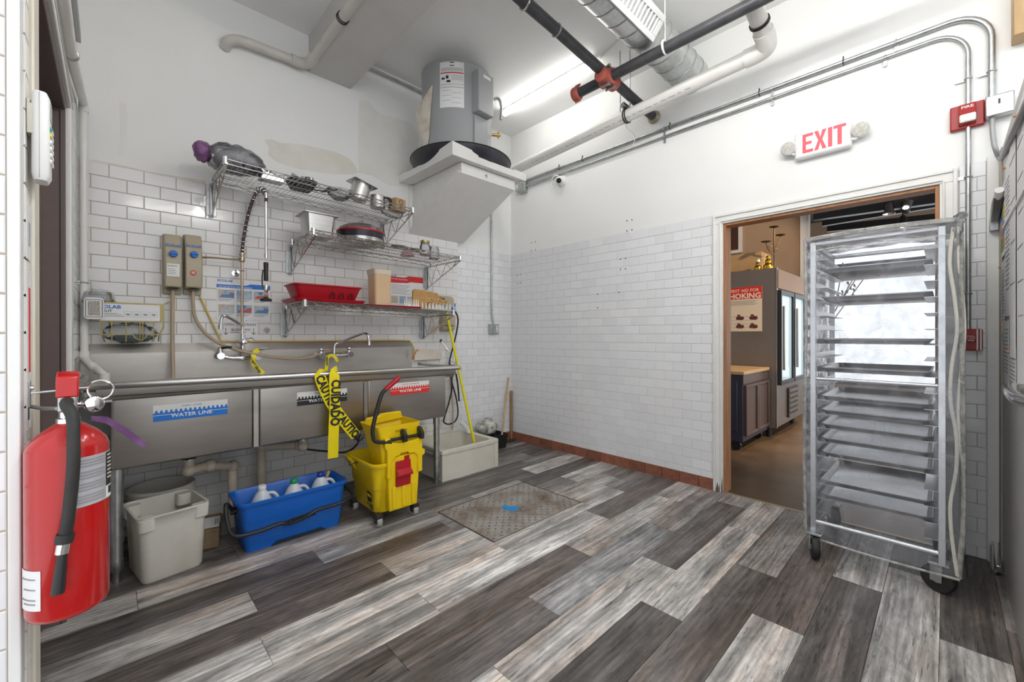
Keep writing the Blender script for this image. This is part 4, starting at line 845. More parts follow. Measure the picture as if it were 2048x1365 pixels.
# ------------------------------------------------------------------ chemical dispensers
Yd = YS-.105
def dispenser(pa, pb, knob, name, lab):
    a = ay(pa, 470, YS-.008); b = ay(pb, 470, YS-.008); x0, x1 = a.x+.003, b.x-.003; z1 = ay(pa, 466, YS-.05).z+.0; z0 = ay(pa, 578, YS-.05).z
    if pa > 340: z0 -= .004; z1 -= .004
    t = thing('chemical_dispenser', lab, 'dispenser', ((x0+x1)/2, YS, z0), group='chemical dispensers on the tiles')
    obj('backplate', MB().box(x0, x1, YS-.03, YS-.007, z0-.03, z1), beige, t, bev=.006)
    h = z1-z0
    obj('cover', MB().prism([(YS-.03, z0), (Yd, z0+.012), (Yd-.006, z0+h*.45), (Yd+.012, z0+h*.8), (YS-.06, z1-.004), (YS-.03, z1)], lambda u, v, w_: V((w_, u, v)), x0+.004, x1-.004), beige, t, bev=.008)
    xc = (x0+x1)/2
    obj('nozzle_slot', MB().box(xc-.025, xc+.025, Yd+.01, YS-.04, z0-.004, z0+.001), black, t)
    kz = z0+h*.62; kb = obj('dial_knob', MB().lathe([(.02,0),(.021,.012),(.017,.02)], (xc, Yd-.002, kz), 20, -EY), blue2, t); obj('knob_grip', MB().box(xc-.019, xc+.019, Yd-.03, Yd-.02, kz-.005, kz+.005), blue2, kb, bev=.003)
    txt('ECOLAB', .019, blue2, t, (xc, Yd+.0015, z0+h*.775), EX, V((0,.2,1)), bold=.03, sx=1.1)
    return t, xc, z0, h
t, xc, z0, h = dispenser(323, 363, 345, 's', 'left grey-beige dispenser with blue knob and white label')
lb = obj('label', MB().box(xc-.032, xc+.03, Yd-.0075, Yd-.0045, z0+.075, z0+.155), paper, t, smooth=0); txt('SCOUT', .014, ink, lb, (xc-.005, Yd-.0077, z0+.14), EX, EZ, bold=.01)
for k in range(4): obj('print', MB().box(xc-.026, xc+.01, Yd-.0079, Yd-.0075, z0+.12-.01*k, z0+.123-.01*k), inkg, lb, smooth=0)
hx1 = xc
t, xc, z0, h = dispenser(364, 403, 388, 's', 'right grey-beige dispenser with blue knob and round red sticker')
rs_ = obj('round_sticker', MB().lathe([(.016,0),(.016,.003)], (xc-.005, Yd-.0045, z0+.105), 20, -EY), inkr, t)
for k in range(3): obj('print', MB().box(xc-.014, xc+.004, Yd-.0082, Yd-.0075, z0+.098+.006*k, z0+.101+.006*k), paper, rs_, smooth=0)
hx2 = xc
o = obj('drop_hose', MB().tube(bez([V((hx1, Yd+.04, ay(345,580,Yd).z)), W(-.19)(345, 620), W(-.22)(345, 690), W(-.26)(346, 752), W(-.30)(346, 790)], 5), .011, 10), hosec); tag(o, 'straight tan hose dropping from the left dispenser into the sink', 'hose')
o = obj('swag_hose', MB().tube(bez([V((hx2, Yd+.04, ay(384,580,Yd).z)), W(-.19)(386, 610), W(-.19)(392, 640), W(-.2)(412, 668), W(-.2)(440, 688), W(-.25)(480, 702), W(-.25)(540, 714), W(-.23)(590, 718), W(-.22)(620, 715), W(-.2)(645, 706), W(-.18)(668, 703), W(-.17)(700, 707)], 6), .0105, 10), hosec); tag(o, 'tan hose swagging from the right dispenser across the backsplash', 'hose')
o = obj('chemical_tube', MB().tube(bez([W(YS-.02)(397, 586), W(YS-.02)(420, 636), W(YS-.02)(440, 677), W(YS-.025)(450, 682), W(YS-.022)(560, 682.5), W(YS-.022)(700, 681), W(YS-.022)(808, 681), W(YS-.022)(822, 686), W(YS-.03)(828, 700), W(YS-.03)(827, 712)], 5), .0058, 8), hosey); tag(o, 'thin yellow tube along the top of the backsplash', 'tube')
o = obj('orange_tube', MB().tube(bez([W(-.2)(824, 719), W(-.22)(829, 710), W(-.24)(833, 702), W(-.25)(838, 701)], 5), .005, 8), mat('orange_plastic', (.7,.22,.04), .4)); tag(o, 'short bent orange tube end by the right end of the backsplash', 'tube')
# ------------------------------------------------------------------ wire product rack with placard
Yp = YS-.135
khaki = mat('khaki_wire', (.48,.40,.16), .4, nz=(20,.4,(.38,.30,.12)))
a = ay(168, 606, Yp); b = ay(329, 646, Yp); pz1 = ay(260, 606, Yp).z; pz0 = ay(260, 644, Yp).z; xa, xb = max(a.x, XL+.09), b.x
rk = thing('product_rack', 'khaki wire wall rack with a white printed front panel above the sink', 'rack', ((xa+xb)/2, YS, pz0-.2))
pn = obj('front_panel', MB().box(xa, xb, Yp-.004, Yp, pz0, pz1), khaki, rk, smooth=0)
cd_ = obj('printed_card', MB().box(xa+.004, xb-.022, Yp-.006, Yp-.004, pz0+.006, pz1-.01), paper, pn, smooth=0)
xt = ay(205, 612, Yp).x
txt('ECOLAB', .026, blue2, pn, (xt+.02, Yp-.0063, pz1-.028), EX, EZ, bold=.035, sx=1.15)
txt('SCOUT', .020, ink, pn, (xt+.006, Yp-.0063, pz1-.052), EX, EZ, bold=.015)
for k in range(3): obj('print', MB().box(xt-.03, xt+.06+.02*k, Yp-.0064, Yp-.006, pz1-.067-.008*k, pz1-.064-.008*k), inkg, pn, smooth=0)
for k in range(4):
    xi = xb-.05-.038*(3-k); fi = obj('icon_frame', MB().box(xi-.016, xi+.016, Yp-.0064, Yp-.006, pz0+.028, pz0+.06), inkg, pn, smooth=0); obj('icon_field', MB().box(xi-.015, xi+.015, Yp-.0066, Yp-.0064, pz0+.029, pz0+.059), paper, fi, smooth=0)
    obj('icon_bowl', MB().prism([(-.010,.004),(.010,.004),(.007,-.006),(-.007,-.006)], lambda u, v, w_: V((xi+u, w_, pz0+.043+v)), Yp-.0068, Yp-.0066), inkg, fi, smooth=0)
rz = pz0-.075; rb = pz0-.115
for k, x in enumerate((xa+.05, xa+.11, xa+.17, xb-.10, xb-.05)): obj('rack_wire', MB().tube([V((x,Yp,pz0)), V((x,Yp+.005,rz)), V((x,Yp+.03,rb)), V((x,YS-.02,rb))], .003, 6), khaki, rk)
xm = (xa+xb)/2+.03
obj('rack_wire', MB().tube([V((xa,Yp,rz)), V((xm-.03,Yp-.002,rz))]+[V((xm-.03*math.cos(t_), Yp-.004, rz-.03*math.sin(t_))) for t_ in [PI*k/8 for k in range(9)]]+[V((xm+.03,Yp-.002,rz)), V((xb-.02,Yp,rz))], .003, 6), khaki, rk)
obj('side_wire', MB().tube([V((xb-.004,Yp,pz0)), V((xb-.006,Yp,rz+.04)), V((xb-.025,Yp+.01,rz)), V((xb-.02,YS-.02,rb))], .004, 6), khaki, rk); obj('side_wire', MB().tube([V((xa+.002,Yp,pz0)), V((xa+.01,Yp+.01,rz)), V((xa+.02,YS-.02,rb))], .004, 6), khaki, rk)
obj('side_wire', MB().tube([V((xb,Yp,pz1)), V((xb+.03,YS-.01,pz1+.02))], .004, 6), khaki, rk); obj('side_wire', MB().tube([V((xa,Yp,pz1)), V((xa,YS-.01,pz1))], .004, 6), khaki, rk)
random.seed(11)
def crumple(c, rx, ry, rz_, nu=18, nv=12, j=.18, flat=None):
    rings = []
    for i in range(nv+1):
        t_ = PI*(i+.1)/(nv+.2); ring = []
        for k in range(nu):
            q = 1+random.uniform(-j, j); z = -rz_*math.cos(t_)*q
            if flat is not None: z = max(z, flat)
            ring.append(V(c)+V((rx*math.sin(t_)*math.cos(2*PI*k/nu)*q, ry*math.sin(t_)*math.sin(2*PI*k/nu)*q, z)))
        rings.append(ring)
    return MB().loft(rings)
bagm = film('clear_bag', (.88,.85,.77), .17, .1)
xc = (xa+xb)/2
o = obj('plastic_bag', crumple((xc-.01, YS-.085, rb+.05), (xb-xa)*.42, .038, .058, 26, 10, .14), bagm, smooth=70); tag(o, 'crumpled clear plastic bag lying in the khaki wire rack', 'bag')
o = obj('soap_block', crumple((xc+.0, YS-.075, rb+.022), (xb-xa)*.36, .035, .022, 20, 8, .1), mat('teal_dark', (.06,.13,.15), .25, nz=(10,.6,(.22,.30,.28)))); tag(o, 'dark teal wrapped product block at the bottom of the wire rack', 'product')
sp = ay(188, 617, Yp-.02)
st = thing('drain_strainer', 'white perforated drain strainer hooked at the left of the rack panel', 'strainer', (sp.x, Yp-.012, sp.z-.055))
obj('plate', MB().prism([(q.x, q.y) for q in rr(0,0,.04,.06,.02,0,5)], lambda u, v, w_: V((sp.x+u, Yp-.0162-w_, sp.z+v)), 0, .0078), whitepl, st)
hm2 = MB()
for k in range(14):
    for (u, v) in (((k-6.5)*.0075, .048), ((k-6.5)*.0075, -.048)):
        if abs(u) < .03: hm2.box(sp.x+u-.0022, sp.x+u+.0022, Yp-.0252, Yp-.0238, sp.z+v-.0022, sp.z+v+.0022)
for k in range(13):
    for u in (-.033, .033): hm2.box(sp.x+u-.0022, sp.x+u+.0022, Yp-.0252, Yp-.0238, sp.z-.045+.0075*k-.0022, sp.z-.045+.0075*k+.0022)
obj('drain_holes', hm2, ink, st, smooth=0, kind='stuff'); obj('mesh_centre', MB().box(sp.x-.024, sp.x+.024, Yp-.0248, Yp-.0240, sp.z-.04, sp.z+.04), mat('speckled_mesh', (.5,.47,.43), .6, nz=(160,1,(.12,.10,.09))), st, smooth=0)
cl = ay(198, 596, YS-.06)
o = obj('plastic_dome', MB().lathe([(.07,0),(.072,.01),(.06,.06),(.04,.075),(.0405,.077),(.062,.062),(.074,.01)], V((cl.x, YS-.075, pz1-.005)), 28), film('clear_plastic', (.8,.8,.8), .12, .05)); tag(o, 'clear plastic dome cover resting behind the rack panel', 'dome')
# ------------------------------------------------------------------ posters and notes on the tiles
def poster(name, pxs, ytop, ybot, label, cols, hdr):
    Yk = YS-.0078; a = ay(pxs[0], ytop, Yk); b = ay(pxs[0], ybot, Yk); c = ay(pxs[1], ytop, Yk); x0, x1, z0, z1 = a.x, c.x, b.z, a.z; w_, h = x1-x0, z1-z0
    s = obj(name, MB().box(x0, x1, Yk-.0008, Yk+.0006, z0, z1), paper, smooth=0); tag(s, label, 'poster')
    b0 = z1-h*.09; obj('header_band', MB().prism([(x0,b0-h*.12),(x1,b0-h*.12),(x1,b0),(x0+w_*.62,b0),(x0+w_*.52,b0-h*.045),(x0,b0-h*.045)] if hdr else [(x0,b0-h*.17),(x0+w_*.45,b0-h*.14),(x0+w_*.55,b0-h*.1),(x1,b0-h*.1),(x1,b0+h*.09),(x0+w_*.5,b0+h*.09),(x0+w_*.4,b0+h*.03),(x0,b0+h*.03)], lambda u, v, q: V((u, q, v)), Yk-.0013, Yk-.0008), blue2 if hdr else inkr, s, smooth=0)
    txt('ECOLAB', h*.075, blue2, s, (x0+w_*(.15 if hdr else .06), Yk-.0012, z1-h*.045 if hdr else z1-h*.03), EX, EZ, bold=.03, sx=1.1)
    txt('Sink Set-Up & Pan Wash Procedures' if hdr else 'Oasis Multi-Quat Sanitizer', h*.055, paper, s, (x0+w_*.04, Yk-.0015, b0-h*.09 if hdr else b0-h*.035), EX, EZ, align='LEFT', bold=.01, sx=.85 if hdr else 1)
    if hdr:
        for r in range(2):
            for c_ in range(3):
                xx = x0+w_*(.03+.325*c_); zz = b0-h*(.17+.36*r); f = obj('picture', MB().box(xx, xx+w_*.29, Yk-.0012, Yk-.0008, zz-h*.21, zz), cols[(r*3+c_) % 3], s, smooth=0)
                obj('sink_drawing', MB().prism([(.02,.02),(.27,.02),(.29,.13),(.2,.15),(.19,.10),(.06,.09)], lambda u, v, q: V((xx+u*w_, q, zz-h*.21+v*h)), Yk-.0016, Yk-.0012), cols[3+(r+c_) % 3], f, smooth=0)
                obj('figure_drawing', MB().prism([(.10,.12),(.16,.12),(.18,.2),(.08,.2)], lambda u, v, q: V((xx+u*w_, q, zz-h*.21+v*h)), Yk-.0018, Yk-.0016), cols[(r+c_+1) % 6], f, smooth=0)
                for k in range(3): obj('caption', MB().box(xx, xx+w_*(.27-.04*k), Yk-.0011, Yk-.0008, zz-h*(.235+.022*k), zz-h*(.226+.022*k)), inkg, s, smooth=0)
    else:
        for k in range(7): obj('text_line', MB().box(x0+w_*.05, x0+w_*(.55-.05*(k % 3)), Yk-.0011, Yk-.0008, b0-h*(.24+.045*k), b0-h*(.228+.045*k)), inkg, s, smooth=0)
        for k in range(3): obj('picture', MB().box(x0+w_*(.04+.21*k), x0+w_*(.21+.21*k), Yk-.0012, Yk-.0008, z0+h*.1, z0+h*.33), cols[k], s, smooth=0)
    return s
pcs = [mat('pic_tan', (.60,.47,.36), .6, nz=(60,.8,(.35,.42,.50))), mat('pic_blue', (.25,.40,.58), .6, nz=(60,.8,(.6,.6,.6))), mat('pic_grey', (.5,.52,.53), .6, nz=(60,.8,(.3,.3,.35))), mat('pic_navy', (.12,.25,.48), .6), mat('pic_steel', (.45,.55,.62), .6), mat('pic_red', (.5,.12,.10), .6)]
poster('sink_poster', (433, 540), 557, 640, 'white and blue sink procedure poster behind the pre-rinse riser', pcs, True)
poster('sanitizer_poster', (779, 853), 549, 612, 'red and white sanitizer poster behind the shelf brushes', pcs, False)
Yk = YS-.0078
nt_ = thing('handwritten_note', 'handwritten black note about opening the drain slowly on the tiles', 'sign', (ay(480,660,Yk).x, YS, ay(480,665,Yk).z))
c = ay(480, 651, Yk); obj('clear_tape', MB().box(c.x-.105, c.x+.105, Yk-.0006, Yk+.0004, c.z-.085, c.z+.03), mat('taped_paper', (.79,.785,.775), .25), nt_, smooth=0)
txt('OPEN THE DRAIN', .027, ink, nt_, (c.x, Yk-.0008, c.z+.004), EX, EZ, sx=.9); txt('SLOWLY!!!', .027, ink, nt_, (c.x+.005, Yk-.0008, c.z-.034), EX, EZ, bold=.008, sx=.9)
obj('underline', MB().box(c.x-.06, c.x+.035, Yk-.001, Yk-.0006, c.z-.053, c.z-.050), ink, nt_, smooth=0)
for s_ in (-1, 1):
    xx = c.x+s_*.083; obj('arrow', MB().box(xx-.0015, xx+.0015, Yk-.001, Yk-.0006, c.z-.066, c.z-.02).prism([(-.014,.016),(-.011,.018),(0,.005),(.011,.018),(.014,.016),(0,0)], lambda u, v, q: V((xx+u, q, c.z-.068+v)), Yk-.001, Yk-.0006), ink, nt_, smooth=0)
hk = ay(534, 661, Yk); o = obj('adhesive_hook', MB().lathe([(.02,0),(.019,.004)], hk, 18, -EY).box(hk.x-.002, hk.x+.002, Yk-.012, Yk-.004, hk.z-.03, hk.z-.005).box(hk.x-.03, hk.x+.025, Yk-.006, Yk-.0045, hk.z+.0, hk.z+.003), film('hook_clear', (.7,.68,.64), .3)); tag(o, 'round clear adhesive hook on the tiles right of the note', 'hook')
# water stain and patched plaster on the sink wall
def wpoly(name, pts, m, th=.0012):
    P = [ay(x, y, YS) for x, y in pts]; obj(name, MB().prism([(p.x, p.z) for p in P], lambda u, v, q: V((u, q, v)), YS-th, YS+.0005), m, wall_sink, smooth=0)
wpoly('water_stain', [(529,280),(545,279),(560,286),(600,288),(640,297),(672,304),(700,318),(712,334),(718,345),(705,349),(672,349),(640,345),(600,338),(570,330),(550,322),(536,310),(538,296)], tanst)
wpoly('patched_plaster', [(718,200),(735,202),(760,228),(820,245),(838,270),(836,300),(822,340),(820,372),(780,372),(745,352),(718,346),(716,280)], mat('patched_plaster', (.78,.775,.735), .65, nz=(7,.6,(.72,.70,.64))))
wpoly('water_stain', [(238,205),(252,208),(256,235),(252,275),(244,312),(236,310),(240,270)], mat('faint_stain', (.79,.775,.74), .65, nz=(9,.6,(.83,.825,.80))))
wpoly('water_stain', [(184,318),(240,330),(300,344),(350,352),(412,362),(412,368),(185,327)], mat('stain_line', (.70,.66,.58), .7, nz=(12,.8,(.80,.79,.76))))
# ------------------------------------------------------------------ wire shelves
def wire_shelf(x0, x1, yb, yf, zl, zr, label, br, n_w):
    t = thing('wire_shelf', label, 'shelf', ((x0+x1)/2, YS, min(zl, zr)-.3), group='chrome wire wall shelves')
    z = lambda x: zl+(zr-zl)*(x-x0)/(x1-x0)
    g = MB()
    for k in range(n_w+1): x = x0+(x1-x0)*k/n_w; g.tube([V((x,yb,z(x))), V((x,yf,z(x)))], .0017, 5)
    obj('wire_grid', g, wire_c, t, kind='stuff')
    for k in range(4): y = yb+(yf-yb)*(k+.5)/4; obj('support_wire', MB().tube([V((x0,y,z(x0)-.004)), V((x1,y,z(x1)-.004))], .0025, 6), wire_c, t)
    for nm, y in (('front_edge', yf), ('back_edge', yb)):
        e = MB().tube([V((x0,y,z(x0)+.002)), V((x1,y,z(x1)+.002))], .0032, 6).tube([V((x0,y,z(x0)-.026)), V((x1,y,z(x1)-.026))], .0032, 6)
        nz_ = int((x1-x0)/.045); P = []
        for k in range(nz_+1): x = x0+(x1-x0)*k/nz_; P.append(V((x, y, z(x)+(-.0 if k % 2 else -.024))))
        e.tube(P, .0022, 5); obj(nm, e, wire_c, t)
    for x in (x0, x1):
        e = MB().tube([V((x,yb,z(x)+.002)), V((x,yf,z(x)+.002))], .0032, 6).tube([V((x,yb,z(x)-.026)), V((x,yf,z(x)-.026))], .0032, 6)
        e.tube([V((x, yb+(yf-yb)*k/10, z(x)+(0 if k % 2 else -.024))) for k in range(11)], .0022, 5); obj('side_edge', e, wire_c, t)
        for y in (yb, yf): obj('corner_collar', MB().cyl((x,y,z(x)-.032), (x,y,z(x)+.012), .0145, n=16), chrome, t)
    for x in br:
        b = obj('bracket', MB().box(x-.028, x+.028, YS-.014, YS-.007, z(x)-.23, z(x)-.06).box(x-.012, x-.006, YS-.04, YS-.014, z(x)-.24, z(x)-.02).box(x+.006, x+.012, YS-.04, YS-.014, z(x)-.24, z(x)-.02), galv, t, bev=.002)
        zb_, zt_ = z(x)-.235, z(x)-.034
        m = MB().tube([V((x,YS-.03,zb_)), V((x,yf-.02,zt_))], .005, 6).tube([V((x,YS-.03,zt_)), V((x,yf-.03,zt_))], .005, 6)
        P = []
        for k in range(7):
            f = k/7; y = YS-.03+(yf+.02-YS-.03)*f; P.append(V((x, y, zt_ if k % 2 == 0 else zb_+(zt_-zb_)*f)))
        m.tube(P, .003, 5); obj('bracket_truss', m, wire_c, b)
    return t, z
sh1, z1f = wire_shelf(-2.92, -1.68, -.19, -.63, 2.252, 2.214, 'top chrome wire shelf on the sink wall below the plaster stain', (-2.915, -1.69), 46)
sh2, z2f = wire_shelf(-2.438, -1.235, -.21, -.655, 1.914, 1.889, 'middle chrome wire shelf holding the steel pan and glass jars', (-2.43, -1.245), 46)
sh3, z3f = wire_shelf(-2.478, -1.275, -.215, -.61, 1.443, 1.419, 'lowest chrome wire shelf holding the red tub and brushes', (-2.47, -1.285), 46)
# ------------------------------------------------------------------ things on the top shelf
def onshelf(px, py, Y, zfn): p = ay(px, py, Y); return V((p.x, Y, zfn(p.x)+.0025))
bc = onshelf(468, 320, -.40, z1f)
bag = thing('bagged_bundle', 'clear bag of grey gear and purple bag at the top shelf left end', 'bag', bc)
random.seed(5)
obj('clear_bag', crumple(bc+V((0,0,.085)), .17, .13, .085, 24, 12, .10, -.083), film('cloudy_bag', (.62,.60,.62), .42, .15), bag, smooth=70)
obj('grey_contents', crumple(bc+V((.02,0,.07)), .13, .10, .068, 18, 10, .06, -.067), mat('grey_cloth', (.30,.30,.33), .6, nz=(10,.7,(.55,.54,.56))), bag, smooth=70)
pb_ = onshelf(424, 310, -.42, z1f); obj('purple_bag', crumple(V((bc.x-.165, -.42, bc.z+.085)), .05, .055, .062, 16, 10, .12, -.08), mat('purple_plastic', (.16,.05,.17), .35, nz=(25,.8,(.32,.17,.33))), bag, smooth=70)
p = onshelf(505, 345, -.55, z1f)
tl = thing('black_tool', 'small black plastic utensil lying across the top shelf beside the bag', 'utensil', p)
obj('blade', MB().obox(p+V((-.02,.03,.022)), .045, .012, .014, V((.6,.8,0)), V((-.8,.6,0)), EZ), black, tl, bev=.005); obj('handle', MB().tube([p+V((.01,.06,.02)), p+V((.07,.09,.035))], .016, 10), black, tl)
p = onshelf(543, 365, -.42, z1f)
gt = thing('steel_slicer', 'small steel slicing gadget standing on the top wire shelf', 'kitchen tool', p)
obj('body', MB().prism([(-.07,0),(.07,0),(.06,.035),(-.04,.05),(-.07,.07)], lambda u, v, w_: V((p.x+u, p.y+w_, p.z+v)), -.04, .04), steel, gt, bev=.003); obj('pusher', MB().cyl(p+V((-.02,0,.045)), p+V((-.02,0,.075)), .012), chrome, gt)
p = onshelf(603, 385, -.42, z1f)
bk_ = thing('utensil_basket', 'dark oval basket of shiny metal parts on the top shelf', 'basket', p)
obj('tray', MB().loft([rr(p.x,p.y,.065,.06,.03,p.z), rr(p.x,p.y,.095,.08,.04,p.z+.055), rr(p.x,p.y,.09,.075,.035,p.z+.055), rr(p.x,p.y,.06,.055,.03,p.z+.006)]), black, bk_)
random.seed(9)
for k in range(14):
    c = p+V((random.uniform(-.06,.06), random.uniform(-.05,.05), .05+random.uniform(0,.045))); d = V((random.uniform(-1,1), random.uniform(-1,1), random.uniform(-.3,.6))).normalized()
    obj('metal_part', MB().tube([c-d*.022, c+d*.022], [.010,.006], 8), chrome if k % 3 else steel, bk_)
p = onshelf(640, 388, -.42, z1f)
sp_ = thing('black_spatula', 'black flat spatula lying beside the basket on the top shelf', 'utensil', p)
obj('blade', MB().obox(p+V((.0,.06,.045)), .035, .05, .004, V((.9,.3,.2)), V((-.3,.9,.25)), V((0,-.3,.95))), black, sp_, bev=.002); obj('handle', MB().tube([p+V((.02,.02,.03)), p+V((.06,-.16,.008))], .008, 8), black, sp_)
p = onshelf(680, 395, -.42, z1f)
o = obj('glass_bowl', MB().lathe([(.05,0),(.085,.03),(.095,.06),(.091,.06),(.08,.033),(.048,.005)], p, 28), film('green_glass', (.45,.5,.40), .22, .05)); tag(o, 'low greenish glass bowl on the top shelf left of the pot', 'bowl')
p = onshelf(714, 384, -.43, z1f)
pt_ = thing('square_rim_pot', 'tilted steel pot with a square rim on the top shelf', 'pot', p)
tx = V((.96,0,-.28)); tz = V((.25,-.1,.96)).normalized(); tx = (tx-tz*tx.dot(tz)).normalized(); ty = tz.cross(tx)
b0 = p+V((0,0,.022))
obj('pot_body', MB().lathe([(.050,0),(.066,.008),(.070,.125),(.068,.125),(.062,.012)], b0, 28, tz, cap1=False), steel, pt_)
c = b0+tz*.127; s_ = .092
mb = MB()
n = 24; R = [c+(tx*math.cos(2*PI*k/n)+ty*math.sin(2*PI*k/n))*.068 for k in range(n)]
S = []
for k in range(n):
    a_ = 2*PI*k/n; m_ = s_/max(abs(math.cos(a_)), abs(math.sin(a_))); S.append(c+(tx*math.cos(a_)+ty*math.sin(a_))*m_)
mb.loft([R, S], False, False); mb.loft([[q+tz*.003 for q in R], [q+tz*.003 for q in S]], False, False)
obj('square_rim', mb, steel, pt_, smooth=0)
p = onshelf(755, 398, -.43, z1f)
pi_ = thing('steel_pitcher', 'small steel pitcher with a black handle right of the tilted pot', 'pitcher', p)
obj('body', MB().lathe([(.055,0),(.060,.02),(.056,.085),(.060,.095),(.057,.095),(.05,.02)], p, 28, cap1=False), steel, pi_); obj('handle', MB().tube(bez([p+V((.045,-.02,.09)), p+V((.085,-.04,.085)), p+V((.09,-.04,.04)), p+V((.075,-.035,.015))], 5), .010, 8), black, pi_)
p = onshelf(806, 411, -.52, z1f)
cb2 = thing('small_carton', 'small brown printed carton at the right end of the top shelf', 'box', p)
obj('carton', MB().obox(p+V((-.02,.06,.052)), .052, .045, .05, V((.96,.28,0)), V((-.28,.96,0)), EZ), cardb, cb2, bev=.002)
fc = p+V((-.02,.06,.052))-V((-.28,.96,0))*.0455
obj('round_logo', MB().lathe([(.022,0),(.022,.0006),(.017,.0006),(.017,0)], fc+V((0,0,.022)), 20, V((.28,-.96,0)), False, False), ink, cb2, smooth=0); obj('printed_figure', MB().obox(fc+V((0,0,-.018)), .016, .0006, .014, V((.96,.28,0)), V((.28,-.96,0)), EZ), mat('ink_brown', (.10,.06,.035), .7, nz=(90,1,(.42,.27,.13))), cb2, smooth=0)
p = onshelf(790, 385, -.30, z1f)
o = obj('plastic_wrap', crumple(p+V((-.01,.02,.075)), .11, .05, .073, 18, 10, .12, -.072), film('wrap_film', (.75,.74,.72), .12, .06), smooth=70); tag(o, 'loose clear plastic wrap behind the carton on the top shelf', 'plastic wrap')
# ------------------------------------------------------------------ things on the middle shelf
p = onshelf(634, 470, -.43, z2f)
hp_ = thing('steam_pan', 'deep square stainless steam pan at the left of the middle shelf', 'pan', p)
obj('pan_body', MB().loft([rr(p.x,p.y,.085,.075,.02,p.z), rr(p.x,p.y,.098,.088,.025,p.z+.15), rr(p.x,p.y,.096,.086,.025,p.z+.15), rr(p.x,p.y,.083,.073,.02,p.z+.004)]), steel, hp_); obj('flange', MB().loft([rr(p.x,p.y,.098,.088,.025,p.z+.150), rr(p.x,p.y,.120,.108,.02,p.z+.151), rr(p.x,p.y,.120,.108,.02,p.z+.154), rr(p.x,p.y,.098,.088,.025,p.z+.154)], False, False), steel, hp_)
p = onshelf(722, 478, -.43, z2f)
ck = thing('electric_skillet', 'round steel cooker with black and red bands and a clear dome lid', 'cooker', p)
r_ = .172
obj('base', MB().lathe([(r_-.04,0),(r_-.015,.012),(r_-.01,.045)], p, 48), steel, ck); obj('black_band', MB().lathe([(r_-.008,.045),(r_-.004,.047),(r_,.085),(r_-.01,.086)], p, 48), mat('navy_black', (.02,.022,.035), .3), ck); obj('red_ring', MB().lathe([(r_-.01,.085),(r_+.004,.087),(r_+.004,.099),(r_-.01,.101)], p, 48), red, ck)
obj('dome_lid', MB().lathe([(r_-.004,.101),(r_-.015,.125),(r_-.06,.15),(.04,.162),(.012,.164)], p, 48, cap0=False), film('dome_glass', (.85,.83,.82), .42, .06), ck); obj('lid_knob', MB().lathe([(.012,.164),(.018,.18),(.012,.188)], p, 16), MATS['clear_plastic'], ck)
for px, py, Y, nm, lid, lab in ((850, 497, -.46, 'glass_jar', True, 'glass jar with a brass lid on the middle shelf'), (868, 499, -.38, 'glass_jar', False, 'open upside-down glass jar at the back of the middle shelf')):
    p = onshelf(px, py, Y, z2f); t = thing(nm, lab, 'jar', p, group='glass jars on the shelf')
    obj('glass', MB().lathe([(.036,0),(.044,.006),(.044,.085),(.036,.1),(.036,.115),(.034,.115),(.034,.1),(.042,.085),(.042,.008)], p, 28), film('jar_%s' % lid, (.75,.76,.72), .16, .04), t)
    if lid: obj('lid', MB().lathe([(.038,.11),(.039,.112),(.039,.128),(.036,.13)], p, 24), mat('brass_lid', (.50,.40,.20), .35, .8), t)
p = onshelf(815, 498, -.34, z2f); o = obj('pink_bowl', MB().lathe([(.06,0),(.058,.015),(.045,.035),(.02,.045)], p, 24), mat('pink_plastic', (.50,.30,.33), .4)); tag(o, 'small upturned pink bowl on the middle shelf', 'bowl')
random.seed(21)
for k, (px, lab) in enumerate(((800, 'dark wrung-out rag at the left of the pink bowl'), (836, 'dark crumpled rag in front of the glass jars'))):
    p = onshelf(px, 497, -.54, z2f); o = obj('dark_rag', crumple(p+V((0,0,.016)), .075, .035, .016, 16, 8, .16, -.0155), mat('rag_dark', (.05,.045,.045), .8, nz=(14,.9,(.30,.27,.20))), smooth=70); tag(o, lab, 'rag', 'rags on the middle shelf')
# ------------------------------------------------------------------ things on the lowest shelf
p0 = onshelf(640, 600, -.44, z3f); xa_, xb_ = ay(579, 590, -.44).x, ay(712, 590, -.44).x; xc = (xa_+xb_)/2; hx_ = (xb_-xa_)/2
o = obj('red_tray', MB().loft([rr(xc,-.43,hx_,.155,.03,z3f(xc)+.006), rr(xc,-.43,hx_+.012,.17,.035,z3f(xc)+.028), rr(xc,-.43,hx_+.008,.166,.033,z3f(xc)+.03), rr(xc,-.43,hx_-.005,.15,.03,z3f(xc)+.012)]), red); tag(o, 'flat red tray under the red tub on the lowest shelf', 'tray')
zt = z3f(xc)+.0145
rt_ = thing('red_tub', 'red slotted plastic cutlery tub on the left of the lowest shelf', 'tub', (xc, -.43, zt))
obj('tub_shell', MB().loft([rr(xc,-.43,hx_-.04,.085,.03,zt), rr(xc,-.43,hx_-.004,.125,.04,zt+.105), rr(xc,-.43,hx_+.006,.135,.045,zt+.107), rr(xc,-.43,hx_+.006,.135,.045,zt+.116), rr(xc,-.43,hx_-.01,.118,.038,zt+.116), rr(xc,-.43,hx_-.046,.08,.028,zt+.008)]), red, rt_)
dk_ = mat('slot_dark', (.09,.01,.012), .5)
for k in range(3):
    x = xc+.02+.065*k; sl = .38
    obj('slot', MB().prism([(-.018,.018),(-.018,.05),(-.01,.068),(.01,.068),(.018,.05),(.018,.018),(.009,.018),(.009,.045),(.004,.055),(-.004,.055),(-.009,.045),(-.009,.018)], lambda u, v, w_: V((x+u, -.43-.085-v*sl-.0045+w_, zt+v)), 0, .003), dk_, rt_, smooth=0)
